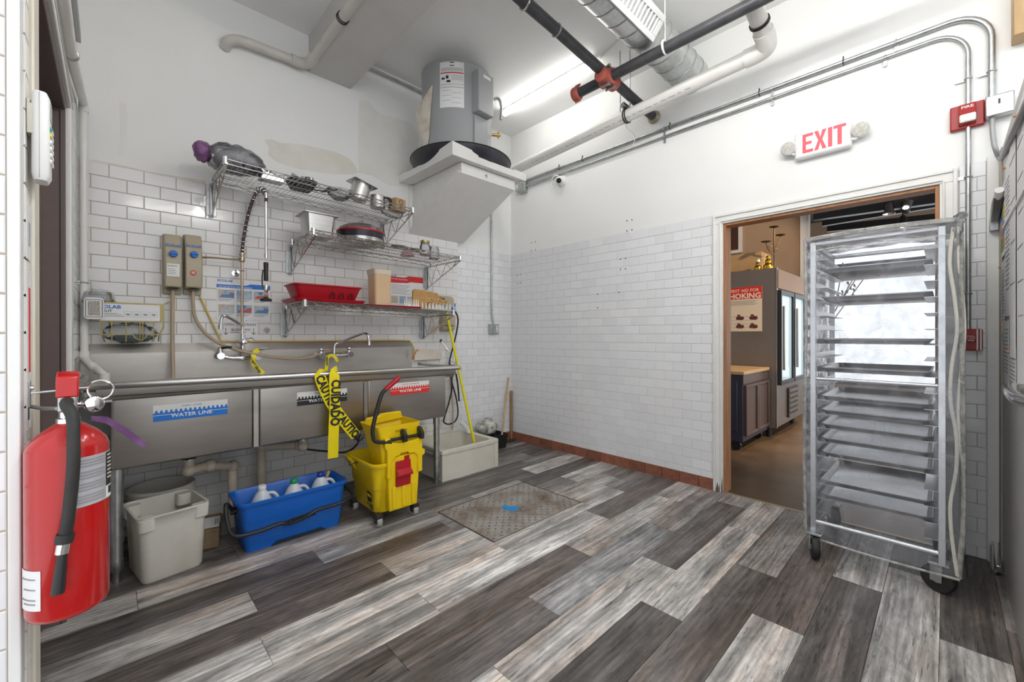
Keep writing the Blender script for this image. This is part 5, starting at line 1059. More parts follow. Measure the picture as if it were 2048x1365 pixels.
xa2, xb2 = ay(716, 605, -.45).x, ay(826, 612, -.45).x; xc2 = (xa2+xb2)/2; zr_ = z3f(xc2)
o = obj('red_tray', MB().loft([rr(xc2,-.42,(xb2-xa2)/2,.165,.025,zr_+.005), rr(xc2,-.42,(xb2-xa2)/2+.008,.175,.03,zr_+.018), rr(xc2,-.42,(xb2-xa2)/2-.004,.162,.025,zr_+.010)]), red); tag(o, 'flat red tray under the tan container on the lowest shelf', 'tray')
p = V((ay(759, 605, -.42).x, -.42, zr_+.0185)); 
bt = thing('tan_container', 'tall cloudy container of tan liquid on the red tray', 'container', p)
hh = ay(759, 541, -.42).z-p.z
obj('container', MB().loft([rr(p.x,p.y,.066,.066,.02,p.z), rr(p.x,p.y,.072,.072,.022,p.z+hh*.96), rr(p.x,p.y,.078,.078,.024,p.z+hh), rr(p.x,p.y,.07,.07,.02,p.z+hh), rr(p.x,p.y,.06,.06,.02,p.z+hh*.9)]), mat('tan_plastic', (.68,.48,.28), .45, nz=(2,.4,(.70,.60,.47)), alpha=1), bt)
obj('cloudy_top', MB().loft([rr(p.x,p.y,.0745,.0745,.022,p.z+hh*.86), rr(p.x,p.y,.079,.079,.024,p.z+hh*.985)], False, False), mat('cloudy_plastic', (.66,.58,.47), .5), bt)
xa3, xb3 = ay(792, 611, -.50).x, ay(897, 615, -.45).x; xt3 = xb2+.016; xc3 = (xt3+xb3)/2; zr3 = z3f(xc3)
pg = thing('peg_rack', 'white plastic peg rack tray at the right of the lowest shelf', 'rack', (xc3, -.42, zr3+.005))
obj('tray', MB().loft([rr(xc3,-.42,(xb3-xt3)/2,.15,.02,zr3+.005), rr(xc3,-.42,(xb3-xt3)/2+.006,.16,.02,zr3+.016), rr(xc3,-.42,(xb3-xt3)/2-.004,.148,.02,zr3+.009)]), whitepl, pg)
bri = mat('white_peg', (.78,.77,.73), .4); pgs = MB()
for r_, yy in enumerate((-.555, -.49, -.425, -.36)):
    for i in range(10): c = V((xt3+.012+(xb3-xt3-.03)*i/9, yy, zr3+.008)); pgs.cyl(c, c+V((0,0,.062)), .0062, .0016, 6)
obj('pegs', pgs, bri, pg, kind='stuff')
pgl = thing('peg_strip', 'row of white pegs standing on the red tray before the poster', 'rack', (xt3-.09, -.55, zr_+.019))
obj('strip', MB().box(xt3-.16, xt3-.02, -.575, -.53, zr_+.0187, zr_+.025), whitepl, pgl, bev=.003); pgs = MB()
for i in range(9): c = V((xt3-.152+.0155*i, -.552, zr_+.024)); pgs.cyl(c, c+V((0,0,.058)), .006, .0016, 6)
obj('pegs', pgs, bri, pgl, kind='stuff')
for k, (px, Y, lab, rot) in enumerate(((842, -.458, 'nearest wooden paddle board standing in the white peg rack', .05), (856, -.393, 'middle wooden paddle board standing in the white peg rack', -.03), (866, -.325, 'rear wooden paddle board standing in the white peg rack', -.10))):
    p = ay(px, 606, Y); p.z = zr3+.0095
    t = thing('paddle_board', lab, 'board', p, group='wooden boards in the peg rack')
    u = V((math.cos(rot), math.sin(rot), 0)); n_ = V((-math.sin(rot), math.cos(rot), 0)); e_ = .012*k
    obj('board', MB().prism([(-.085,.02),(-.075,.0),(.035,.0),(.05,.02),(.055,.055),(.072,.068),(.105+e_,.066),(.118+e_,.078),(.120+e_,.105),(.108+e_,.118),(.075,.116),(.060,.128),(.052,.158),(.038,.172),(-.07,.172),(-.085,.158)], lambda a_, b_, w_: p+u*a_+EZ*b_+n_*w_, -.011, .011), woodb, t, bev=.005)
    obj('hanging_hole', MB().cyl(p+u*(.103+e_)+EZ*.092-n_*.0115, p+u*(.103+e_)+EZ*.092+n_*.0115, .006, n=10), mat('hole_brown', (.06,.03,.012), .8), t)
# ------------------------------------------------------------------ under the sink
bn = thing('storage_bin', 'dirty white rectangular plastic bin on the floor under the sink', 'bin', (-3.195, -.695, 0), rotz=math.radians(9))
binm = mat('dirty_white_plastic', (.66,.64,.58), .42, nz=(5,.7,(.50,.46,.38)))
obj('shell', MB().loft([rr(0,0,.120,.138,.035,0), rr(0,0,.126,.144,.035,.012), rr(0,0,.136,.158,.035,.27), rr(0,0,.142,.165,.035,.322), rr(0,0,.148,.171,.035,.326), rr(0,0,.148,.171,.035,.334), rr(0,0,.138,.161,.032,.334), rr(0,0,.120,.138,.03,.012)]), binm, bn, smooth=50)
for sx in (-1, 1):
    for sy in (-1, 1): obj('corner_lug', MB().loft([rr(sx*.108,sy*.131,.034,.035,.02,.262), rr(sx*.111,sy*.134,.0345,.0355,.02,.325)]), binm, bn, bev=.004)
c = V((-3.185, -.325, 0))
o = thing('round_bucket', 'round white plastic bucket behind the rectangular bin', 'bucket', c)
obj('shell', MB().lathe([(.125,0),(.15,.27),(.152,.272),(.158,.29),(.152,.295),(.152,.315),(.158,.318),(.158,.33),(.148,.333),(.12,.012)], c, 40), binm, o); obj('bail_handle', MB().ring(c+V((0,0,.30)), .162, .003, EZ, n=24, a0=0, a1=PI), galv, o)
p = az(428, 1068); p.y = max(p.y, -.70)
wb = thing('wrapped_log', 'brown wooden block with a white printed label between the bins', 'block', (-2.99, -.55, 0))
obj('block', MB().obox((-2.985,-.52,.055), .055, .13, .055, V((.97,-.2,0)), V((.2,.97,0)), EZ), mat('rough_wood', (.26,.18,.10), .8, nz=(14,.8,(.14,.09,.05)), bump=(30,.3)), wb, bev=.008)
lb_ = obj('label', MB().obox((-2.975,-.54,.1115), .038, .08, .0012, V((.97,-.2,0)), V((.2,.97,0)), EZ), paper, wb, smooth=0); [obj('print_bar', MB().obox((-2.958+.011*k_,-.545-.002*k_,.1131), .003, .05-.006*k_, .0004, V((.97,-.2,0)), V((.2,.97,0)), EZ), inkg, lb_, smooth=0) for k_ in range(3)]
# blue bucket with three jugs
bb0, by0 = -2.602, -.735
bl = thing('blue_bucket', 'long blue plastic bucket with black handle holding three jugs', 'bucket', (bb0, by0, 0))
obj('shell', MB().loft([rr(bb0,by0,.262,.115,.03,0), rr(bb0,by0,.266,.119,.03,.045), rr(bb0,by0,.270,.122,.03,.05), rr(bb0,by0,.290,.135,.035,.262), rr(bb0,by0,.304,.149,.04,.266), rr(bb0,by0,.306,.151,.04,.282), rr(bb0,by0,.298,.143,.038,.286), rr(bb0,by0,.284,.129,.033,.27), rr(bb0,by0,.258,.111,.028,.012)]), blue, bl, smooth=50)
obj('foot_shade_patch', MB().prism([(-.14,0),(.17,0),(.14,.022),(-.11,.022)], lambda u, v, w_: V((bb0+u, by0-.1195+w_, v)), -.001, .003), mat('shadow_blue', (.01,.02,.04), .7), bl, smooth=0)  # dark patch painted as the shade of a foot recess
YH = by0-.165
hpth = bez([V((bb0-.30, by0+.0, .215)), ay(452, 1010, YH+.07), ay(455, 1048, YH+.02), ay(470, 1073, YH), ay(520, 1063, YH), ay(560, 1048, YH), ay(578, 1048, YH), ay(610, 1036, YH), ay(632, 1022, YH), ay(665, 1012, YH), ay(692, 1002, YH), ay(705, 990, YH+.03), V((bb0+.318, by0-.05, .215)), V((bb0+.30, by0, .225))], 5)
obj('carry_handle', MB().tube(hpth, .0105, 10), black, bl)
gpt = [ay(568+i*3.6, 1048.5-i*1.3, YH) for i in range(18)]
for i in range(18): obj('grip_rib', MB().ring(gpt[i], .0115, .003, V((1,0,.1)), n=10, m=5), blackr, bl)
for sx in (-1, 1): obj('handle_pivot', MB().cyl((bb0+sx*.285, by0, .215), (bb0+sx*.315, by0, .215), .02), black, bl)
jugm = mat('milky_plastic', (.68,.73,.78), .35, nz=(4,.4,(.60,.66,.72)))
for px, py, mcap, lab in ((524, 974, whitepl, 'gallon jug with a white cap in the blue bucket'), (588, 961, mat('green_cap', (.02,.32,.12), .4), 'gallon jug with a green cap in the blue bucket'), (641, 948, mat('blue_cap', (.02,.05,.35), .4), 'gallon jug with a dark blue cap in the blue bucket')):
    p = ay(px, py, by0+.0); zt = p.z; c = V((p.x, by0+.0, .014)); h = zt-c.z
    t = thing('gallon_jug', lab, 'jug', c, group='jugs in the blue bucket')
    prof = [(.062,0),(.072,.01),(.075,h*.45),(.071,h*.55),(.055,h*.73),(.035,h*.87),(.020,h*.93),(.019,h*.96)]
    obj('jug_body', MB().lathe(prof, c, 28), jugm, t); obj('cap', MB().lathe([(.021,h*.94),(.022,h*.95),(.022,h+.006),(.019,h+.01)], c, 20), mcap, t)
    obj('handle', MB().tube(bez([c+V((.022,-.012,h*.86)), c+V((.055,-.025,h*.86)), c+V((.078,-.03,h*.74)), c+V((.080,-.028,h*.58)), c+V((.07,-.02,h*.5))], 5), .0095, 10), jugm, t)
p = ay(652, 948, by0+.08)
o = thing('wooden_stick', 'end of a wooden tool handle sticking out of the blue bucket', 'stick', (p.x-.05, by0+.075, .02)); obj('stick', MB().tube([V((p.x-.10, by0+.07, .02)), p+V((.02,0,.015))], .012, 12), woodl, o)
# ------------------------------------------------------------------ mop bucket
MC = V((-2.052, -.855, 0))
mbk = thing('mop_bucket', 'yellow mop bucket on casters with wringer and red-gripped lever', 'mop bucket', MC)
def R_(hx, hy, rad, z, dy=0): return rr(MC.x, MC.y+dy, hx, hy, rad, z, 5)
obj('bucket_shell', MB().loft([R_(.120,.165,.05,.065), R_(.128,.175,.05,.075), R_(.140,.190,.055,.22), R_(.146,.196,.055,.225), R_(.158,.212,.06,.375), R_(.178,.232,.07,.38), R_(.180,.234,.07,.395), R_(.168,.222,.06,.40), R_(.15,.20,.055,.37), R_(.125,.17,.05,.085)]), yellow, mbk, smooth=50)
obj('pour_spout', MB().loft([[V((MC.x-.17,MC.y+.08,.385)), V((MC.x-.17,MC.y+.19,.385)), V((MC.x-.15,MC.y+.19,.30)), V((MC.x-.15,MC.y+.08,.30))], [V((MC.x-.215,MC.y+.11,.40)), V((MC.x-.215,MC.y+.165,.40)), V((MC.x-.205,MC.y+.165,.395)), V((MC.x-.205,MC.y+.11,.395))]]), yellow, mbk)
wy = MC.y-.13
obj('wringer_hopper', MB().loft([rr(MC.x+.022,wy+.03,.12,.10,.02,.36), rr(MC.x+.018,wy+.03,.142,.115,.02,.56), rr(MC.x+.012,wy+.045,.158,.135,.02,.632), rr(MC.x+.012,wy+.045,.150,.127,.018,.632), rr(MC.x+.02,wy+.03,.11,.09,.018,.40)]), yellow, mbk, smooth=50)
obj('hopper_back', MB().prism([(-.15,.60),(-.12,.655),(-.03,.66),(-.02,.672),(.13,.672),(.145,.62)], lambda u, v, w_: V((MC.x+.02+u, wy+.145+w_, v)), 0, .03), yellow, mbk, bev=.006)
fy = wy-.115
obj('front_frame', MB().prism([(-.12,.30),(-.095,.30),(-.095,.40),(-.06,.435),(-.03,.435),(-.025,.45),(.03,.45),(.035,.435),(.075,.435),(.10,.41),(.10,.30),(.135,.30),(.135,.405),(.155,.41),(.155,.445),(.135,.45),(.135,.545),(.155,.55),(.155,.585),(.125,.59),(.125,.53),(.08,.52),(-.03,.515),(-.09,.53),(-.10,.56),(-.135,.56),(-.135,.50),(-.12,.48)], lambda u, v, w_: V((MC.x+.03+u, fy+w_, v)), 0, .05), yellow, mbk, bev=.005)
obj('front_panel', MB().loft([[V((MC.x+.03+u, fy+.012+w_, v)) for u, v in ((-.10,.085),(.10,.085),(.125,.43),(-.115,.43))] for w_ in (0, .04)]), yellow, mbk, bev=.006)
for u in (-.07, 0, .07): obj('front_rib', MB().box(MC.x+.03+u-.014, MC.x+.03+u+.014, fy+.002, fy+.014, .10, .24), yellow, mbk, bev=.005)
rw = obj('red_wedge', MB().prism([(0,.40),(-.012,.40),(-.02,.345),(-.045,.325),(-.048,.31),(-.015,.295),(-.012,.235),(0,.235)], lambda u, v, w_: V((MC.x+.015+w_, fy+.012+u, v)), -.045, .06), red, mbk, bev=.003); obj('red_tab', MB().box(MC.x+.035, MC.x+.065, fy-.002, fy+.012, .40, .425), red, rw)
obj('slot_mark', MB().box(MC.x-.02, MC.x+.06, wy-.0985, wy-.088, .592, .598), mat('deep_yellow', (.35,.22,.0), .5), mbk)
obj('pressure_shaft', MB().cyl((MC.x-.09, fy+.01, .545), (MC.x+.165, fy+.01, .545), .011), black, mbk)
for u in (-.005, .12):
    obj('cam', MB().prism([(-.045,-.03),(-.01,-.035),(.012,.0),(.03,.03),(.015,.048),(-.02,.04),(-.045,.015)], lambda a_, b_, w_: V((MC.x+.03+u+w_, fy+.01+a_*.9, .555+b_)), -.012, .012), black, mbk, bev=.004)
yl = fy+.01
hp2 = bez([V((MC.x-.06, yl, .53)), ay(752, 884, yl), ay(746, 872, yl), ay(746, 855, yl), ay(754, 820, yl), ay(763, 790, yl), ay(773, 778, yl)], 6)
obj('lever', MB().tube(hp2, .0125, 14), black, mbk); obj('lever_grip', MB().tube([ay(771, 780, yl), ay(773, 778, yl), ay(797, 757, yl), ay(799, 755.5, yl)], [.014,.0155,.0155,.012], 16), red, mbk)
wheelm = mat('grey_wheel', (.36,.35,.32), .5)
for sx, sy in ((-1,-1),(1,-1),(-1,1),(1,1)):
    c = V((MC.x+sx*.13, MC.y+sy*.165-.03*(sy < 0), .036))
    cs = obj('caster', MB().box(c.x-.022, c.x+.022, c.y-.03, c.y+.03, .055, .078).box(c.x-.024, c.x-.018, c.y-.018, c.y+.018, .025, .06).box(c.x+.018, c.x+.024, c.y-.018, c.y+.018, .025, .06), black, mbk, bev=.003)
    obj('wheel', MB().lathe([(.02,-.016),(.033,-.016),(.036,-.010),(.036,.010),(.033,.016),(.02,.016)], c, 28, EX), wheelm, cs); obj('hub', MB().cyl(c-V((.0175,0,0)), c+V((.0175,0,0)), .019), black, cs)
xe = MC.x-.138; ed = V((.115,0,.99)).normalized()
def em(y, z): return V((MC.x-.1285-.0145*(z-.075)/.145-.001, y, z))
eo = obj('black_emblem', MB().loft([[em(y, z)-V((d_,0,0)) for y, z in ((-.975,.185),(-.975,.135),(-.955,.128),(-.925,.128),(-.915,.14),(-.915,.19),(-.935,.197),(-.960,.197))] for d_ in (.0002, .0012)]), ink, mbk, smooth=0)
obj('emblem_window', MB().loft([[em(y, z)-V((d_,0,0)) for y, z in ((-.968,.180),(-.968,.160),(-.922,.165),(-.922,.185))] for d_ in (.0012, .0018)]), yellow, eo, smooth=0)
txt('Rubbermaid', .019, ink, mbk, em(-.945, .113)-V((.0012,0,0)), -EY, ed, bold=.02); txt('COMMERCIAL', .010, ink, mbk, em(-.945, .098)-V((.0012,0,0)), -EY, ed, bold=.02)
obj('caution_triangle', MB().loft([[em(y, z)-V((d_,0,0)) for y, z in ((-.985,.083),(-.940,.083),(-.9625,.122),(-.9625,.114),(-.948,.088),(-.977,.088),(-.9625,.114),(-.9625,.122))] for d_ in (.0002, .0012)]), ink, mbk, smooth=0)
obj('bail_wire', MB().tube([V((MC.x-.165, MC.y+.02, .37)), V((MC.x-.215, MC.y+.05, .355)), V((MC.x-.20, MC.y+.06, .375))], .004, 6), black, mbk)
# ------------------------------------------------------------------ caution tape
def tape(name, label, strips, words):
    p = strips[0][0]; t = thing(name, label, 'tape', (p.x, p.y, min(q.z for s in strips for q in s)))
    for pts, wv, (wd, txs) in zip(strips, [V((1,0,0))]*len(strips), words):
        P = bez(pts, 4) if len(pts) > 2 else pts; g = []
        for i, q in enumerate(P):
            d = (P[min(i+1, len(P)-1)]-P[max(i-1, 0)]).normalized(); s = d.cross(V((0,1,0))).normalized(); g.append([q-s*wd/2, q, q+s*wd/2])
        st = obj('tape_strip', MB().sheet(g, .0012, EY), yel2, t, smooth=60)
        for (w_, f, sz, flip) in txs:
            k = min(int(f*(len(P)-1)), len(P)-2); d = (P[k+1]-P[k]).normalized(); s = d.cross(EY).normalized(); u = d*flip; v = u.cross(EY).normalized()*(-1)
            n = u.cross(v)
            if n.y > 0: v = -v
            txt(w_, sz, ink, st, P[k].lerp(P[k+1], .5)-EY*.003, u, v, bold=.045, sx=.8)
yt1, yt2 = -.80, -.815
tape('caution_tape', 'two long yellow caution tape strips hanging over the sink rim', [[ay(652,752,-.76), ay(640,751,yt1), ay(652,785,yt1), ay(668,815,yt1), ay(690,845,yt1), ay(712,872,yt1)], [ay(676,741,-.77), ay(669,750,yt2), ay(670,800,yt2), ay(668,850,yt2), ay(666,917,yt2)]],
     [(.070, [('CAUTION', .42, .072, 1), ('CAUTION', .86, .072, 1)]), (.066, [('CUIDADO', .55, .080, 1)])])
tape('caution_tape', 'knotted yellow caution tape on the pre-rinse faucet handle', [[ay(518,700,-.25), ay(510,705,-.26), ay(506,716,-.27), ay(508,728,-.30), ay(518,740,-.30), ay(527,748,-.31)]], [(.03, [('DO NOT CROSS', .6, .022, 1)])])
tape('caution_tape', 'knotted yellow caution tape on the swivel faucet', [[ay(652,742,-.30), ay(654,728,-.28), ay(655,716,-.26), ay(664,711,-.25), ay(672,717,-.26), ay(675,724,-.26)]], [(.024, [('CAUTION', .25, .02, 1)])])
# ------------------------------------------------------------------ mop service corner
QX0, QX1, QY0, QY1 = -1.44, -.812, -.681, -.13
ms = thing('mop_sink', 'cream plastic mop sink on the floor at the end of the steel sink', 'mop sink', ((QX0+QX1)/2, (QY0+QY1)/2, 0))
cx_, cy_, hx_, hy_ = (QX0+QX1)/2, (QY0+QY1)/2, (QX1-QX0)/2, (QY1-QY0)/2
obj('basin', MB().loft([rr(cx_,cy_,hx_-.012,hy_-.012,.012,0), rr(cx_,cy_,hx_-.012,hy_-.012,.012,.222), rr(cx_,cy_,hx_,hy_,.015,.225), rr(cx_,cy_,hx_,hy_,.015,.253), rr(cx_,cy_,hx_-.006,hy_-.006,.012,.258), rr(cx_,cy_,hx_-.05,hy_-.05,.05,.252), rr(cx_,cy_,hx_-.075,hy_-.075,.06,.05)]), cream, ms, smooth=40)
obj('corner_post', MB().box(QX0+.004, QX0+.02, QY0+.004, QY0+.02, 0, .222), cream, ms, bev=.003); obj('corner_post', MB().box(QX1-.05, QX1-.004, QY0+.004, QY0+.02, 0, .222), cream, ms, bev=.003)
a = ay(889, 597, -.40); b = V((ay(947, 886, -.36).x, -.36, .09)); bq = ay(948, 884, -.37)
mp = thing('mop', 'yellow-handled mop standing in the mop sink', 'mop', (b.x, b.y, .052))
top = ay(887, 597, -.22); bot = ay(949, 888, -.43); dn = (bot-top).normalized(); bot2 = bot+dn*((bot.z-.12)/max(.01, -dn.z))
obj('handle', MB().cyl(top.lerp(bot2, .07), bot2, .0125, n=14), yelh, mp); obj('grip', MB().cyl(top, top.lerp(bot2, .075), .014, n=14), black, mp); obj('mop_head', MB().lathe([(.05,-.062),(.06,-.03),(.03,.02),(.016,.04)], bot2, 16), mat('mop_yarn', (.5,.48,.42), .9, bump=(60,.6)), mp)
# wall soap dispenser
a = ay(877, 592, YS-.01); b = ay(906, 664, YS-.01); xd = (a.x+b.x)/2; wd_ = (b.x-a.x)/2
sd_ = thing('soap_dispenser', 'grey-beige wall dispenser behind the mop handle', 'dispenser', (xd, YS, b.z))
obj('housing', MB().prism([(YS-.007,b.z),(YS-.085,b.z+.02),(YS-.09,b.z+.16),(YS-.07,a.z-.02),(YS-.02,a.z),(YS-.007,a.z)], lambda u, v, w_: V((w_, u, v)), xd-wd_+.005, xd+wd_-.03), beige, sd_, bev=.008)
obj('side_cover', MB().box(xd+wd_-.03, xd+wd_, YS-.06, YS-.007, b.z+.02, a.z-.06), mat('pale_grey_plastic', (.52,.52,.49), .4), sd_, bev=.006); obj('dark_slot', MB().box(xd-wd_+.015, xd+wd_-.045, YS-.088, YS-.08, b.z+.055, b.z+.062), black, sd_)
obj('label', MB().box(xd+wd_-.026, xd+wd_-.004, YS-.0608, YS-.06, a.z-.10, a.z-.075), blue2, sd_, smooth=0)
def hose(name, px, r, m, label, n=6): o = obj(name, MB().tube(bez([ay(*q) for q in px], n), r, 10), m); tag(o, label, 'hose'); return o
hose('black_hose', [(907,619,-.45), (914,630,-.40), (916,645,-.33), (912,670,-.25), (906,695,-.22), (899,725,-.22), (902,750,-.22), (904,775,-.22), (898,805,-.2), (889,835,-.2), (888,845,-.2), (898,849,-.2), (911,842,-.2), (916,825,-.2), (912,795,-.2), (904,765,-.2), (905,750,-.2)], .0075, blackr, 'black rubber hose looping beside the end of the sink')
p = ay(905, 618, -.45); o = obj('blue_hose_clip', MB().ball(p, .017, .017, .015).cyl(p, p+V((.02,-.01,.0)), .009), blue2); tag(o, 'blue hose clip at the right end of the lowest shelf', 'clip')
hose('short_black_hose', [(912,748,-.24), (915,765,-.24), (917,785,-.24), (918,803,-.24)], .0085, blackr, 'short black hose end hanging beside the yellow mop handle', 4)
hose('clear_drain_tube', [(900,752,-.2), (903,790,-.2), (906,820,-.2), (905,860,-.2)], .008, hosec, 'thin clear tube hanging down into the mop sink', 4)
fq = ay(907, 728, YS-.06)
sf = thing('service_faucet', 'chrome service faucet with a brace rod behind the sink end', 'faucet', (fq.x, YS, fq.z-.03))
obj('body', MB().cyl((fq.x-.045,YS-.06,fq.z), (fq.x+.045,YS-.06,fq.z), .014).cyl((fq.x,YS-.007,fq.z), (fq.x,YS-.14,fq.z-.01), .012), chrome, sf)
for s_ in (-1, 1): obj('handle', MB().lathe([(.012,0),(.018,.012),(.010,.03),(.016,.04)], (fq.x+s_*.045,YS-.06,fq.z), 12), chrome, sf)
q1 = ay(882, 682, YS-.012); obj('brace_rod', MB().cyl(q1, V((fq.x,YS-.14,fq.z+.01)), .004, n=8), chrome, sf); obj('wall_plate', MB().lathe([(.014,0),(.014,.008)], V((q1.x,YS-.007,q1.z)), 14, -EY), blackr, sf)
obj('spout', MB().tube(bez([V((fq.x,YS-.13,fq.z-.01)), V((fq.x+.005,YS-.16,fq.z-.03)), V((fq.x+.005,YS-.165,fq.z-.06))], 4), .011, 10), mat('brass_f', (.5,.38,.18), .35, 1), sf)
cbp = ay(860, 712, YS-.05); a_ = ay(826, 722, -.2); b2 = ay(886, 727, -.17)
o = obj('cutting_board', MB().loft([[V((a_.x+.03, YS-.05, .985)), V((b2.x, YS-.03, .985)), V((b2.x, YS-.012, 1.075)), V((a_.x+.055, YS-.02, 1.09))], [V((a_.x+.03, YS-.058, .985)), V((b2.x, YS-.038, .985)), V((b2.x, YS-.020, 1.075)), V((a_.x+.055, YS-.028, 1.09))]]), mat('stained_board', (.66,.60,.52), .5, nz=(8,.7,(.55,.45,.36)))); tag(o, 'stained pale cutting board leaning behind the right sink end', 'cutting board')
p = ay(867, 660, YS-.03); o = obj('paper_tag', MB().obox((p.x,YS-.05,p.z), .025, .0006, .03, V((.9,0,-.4)), EY, V((.4,0,.9))), mat('tan_tag', (.62,.47,.33), .7), smooth=0); tag(o, 'small tan paper tag hanging under the lowest shelf bracket', 'tag')
# steel bowl leaning, cream tub, white elbow
bcx = V((-1.62, -.50, .115))
o = obj('steel_bowl', MB().lathe([(.05,.075),(.09,.055),(.11,.02),(.115,0),(.111,0),(.105,.018),(.085,.05),(.045,.07)], bcx, 36, V((-.55,.2,.1))), steel); tag(o, 'round steel bowl leaning against the mop sink side', 'bowl')
t = thing('cream_tub', 'square cream tub on the mop sink ledge behind the sink leg', 'tub', (-1.37, -.21, .258)); obj('tub', MB().loft([rr(-1.37,-.195,.055,.055,.02,.2585), rr(-1.37,-.195,.06,.06,.02,.38), rr(-1.37,-.195,.05,.05,.018,.38), rr(-1.37,-.195,.048,.048,.018,.27)]), cream, t); obj('lid', MB().loft([rr(-1.37,-.195,.063,.063,.02,.381), rr(-1.37,-.195,.063,.063,.02,.40)]), whitepl, t)
e0 = ay(925, 850, -.25); o = obj('pipe_elbow', MB().tube(bez([ay(921,846,-.20), ay(928,852,-.24), ay(935,860,-.28), ay(937,868,-.30)], 5), .022, 16), pvc); tag(o, 'short white pipe elbow over the back of the mop sink', 'pipe')
# dust bin with bag and wooden handles in the corner
t = thing('dust_bin', 'small black bin in the corner behind the mop sink', 'bin', (-.42, -.16, 0))
obj('shell', MB().loft([rr(-.42,-.16,.11,.09,.02,0), rr(-.42,-.16,.13,.11,.02,.15), rr(-.42,-.16,.122,.102,.02,.15), rr(-.42,-.16,.1,.08,.02,.01)]), black, t)
random.seed(31)
o = obj('patterned_bag', crumple((-.50,-.15,.235), .13, .09, .085, 18, 10, .14, -.07), mat('patterned_cloth', (.66,.64,.58), .7, nz=(22,1,(.10,.14,.12))), smooth=70); tag(o, 'white bag with dark pattern stuffed in the corner bin', 'bag')
a = ay(1017, 756, -.03); b = V((-.37,-.22,.012)); o = obj('wooden_broomstick', MB().cyl(b+V((0,0,.005)), a, .0115, n=12), woodl); tag(o, 'slanted wooden broom handle leaning into the corner', 'handle')
o = obj('wooden_post', MB().box(-.042, -.018, -.045, -.018, .0, .565), mat('stick_wood', (.36,.22,.11), .6, nz=(8,.7,(.22,.12,.06)), stretch=(4,4,.6)), bev=.003); tag(o, 'upright brown wooden stick standing in the room corner', 'stick')
o = obj('floor_drain_scrap', MB().box(-.16, -.06, -.13, -.07, .0005, .006), black, bev=.002); tag(o, 'small flat dark scrap on the floor by the corner stick', 'scrap')
hose('sink_cable', [(700,865,-.45), (715,880,-.40), (712,892,-.40), (690,905,-.40), (650,903,-.36), (600,898,-.32), (545,893,-.32)], .007, blackr, 'black cable slung below the middle sink bowl')
# ------------------------------------------------------------------ floor hatch
ht = thing('floor_hatch', 'worn diamond-plate steel floor hatch with a blue paint mark', 'floor hatch', ((HX0+HX1)/2, (HY0+HY1)/2, -.004))
rust = mat('worn_tread_plate', (.44,.42,.385), .5, .45, nz=(5,1.0,(.17,.10,.05)), bump=(120,.2))
obj('plate', MB().box(HX0+.012, HX1-.012, HY0+.01, HY1-.012, -.004, .0), rust, ht, smooth=0)
tb = MB(); k = 0
nx, ny = 27, 19
for i in range(nx):
    for j in range(ny):
        if (i+j) % 2: continue
        c = V((HX0+.03+(HX1-HX0-.06)*i/(nx-1), HY0+.03+(HY1-HY0-.06)*j/(ny-1), 0)); s = 1 if i % 2 else -1
        u = V((.7, .7*s, 0)); v = V((-.7*s, .7, 0))
        tb.loft([[c+u*(.014*q*math.cos(a))+v*(.006*q*math.sin(a))+EZ*z for a in [2*PI*m/8 for m in range(8)]] for q, z in ((1,-.0005),(.75,.003),(.35,.0045))], False, True)
obj('tread_bumps', tb, mat('tread_shaded', (.16,.14,.12), .5, .4, nz=(30,.6,(.40,.38,.34))), ht, smooth=60, kind='stuff')  # bumps coloured darker than the plate so they look shadowed
obj('frame_gap', MB().box(HX0, HX1, HY1-.012, HY1, -.004, -.0005).box(HX0, HX0+.012, HY0, HY1-.012, -.004, -.0005).box(HX1-.012, HX1, HY0, HY1-.012, -.004, -.0005), mat('rusty_edge', (.07,.045,.03), .8), ht, smooth=0)
bp2 = [az(x, y, .0035) for x, y in ((1003,1013),(1009,1010),(1016,1012),(1022,1014),(1030,1012),(1038,1016),(1036,1021),(1025,1022),(1014,1021),(1006,1018))]
obj('blue_paint_mark', MB().prism([(q.x, q.y) for q in bp2], lambda u, v, w_: V((u, v, w_)), .0, .0036), mat('blue_paint', (.02,.26,.62), .6), ht, smooth=0)
# ------------------------------------------------------------------ sheet-pan rack with clear cover
RXF, RXB = -.62, -.075
RY1 = ax(1627, 800, RXF).y; RY0 = ax(1884, 800, RXF).y
rack = thing('pan_rack', 'tall aluminium sheet-pan rack on casters standing in the doorway', 'rack', ((RXF+RXB)/2, (RY0+RY1)/2, 0))
ZB, ZTOP = .16, 1.72
for x in (RXF, RXB):
    for y in (RY0, RY1): obj('post', MB().box(x-.013, x+.013, y-.013, y+.013, ZB-.02, ZTOP), alu, rack, bev=.002)
for z, r in ((.194, .013), (.976, .009), (ZTOP-.01, .012)):
    for x in ((RXF, RXB) if z != .976 else (RXF,)): obj('cross_rail', MB().cyl((x, RY0, z), (x, RY1, z), r), alu, rack)
for z in (.16, ZTOP-.01):
    for y in (RY0, RY1): obj('side_rail', MB().box(RXF, RXB, y-.012, y+.012, z-.012, z+.012), alu, rack, bev=.002)
nled = 19
for k in range(nled):
    z = .247+k*.0765
    for y, s_ in ((RY0, 1), (RY1, -1)): obj('ledge', MB().prism([(0,0),(.048,0),(.048,.002),(.002,.002),(.002,.03),(0,.03)], lambda u, v, w_: V((w_, y+s_*(.012+u), z+v)), RXF+.01, RXB-.01), alu, rack, smooth=0)
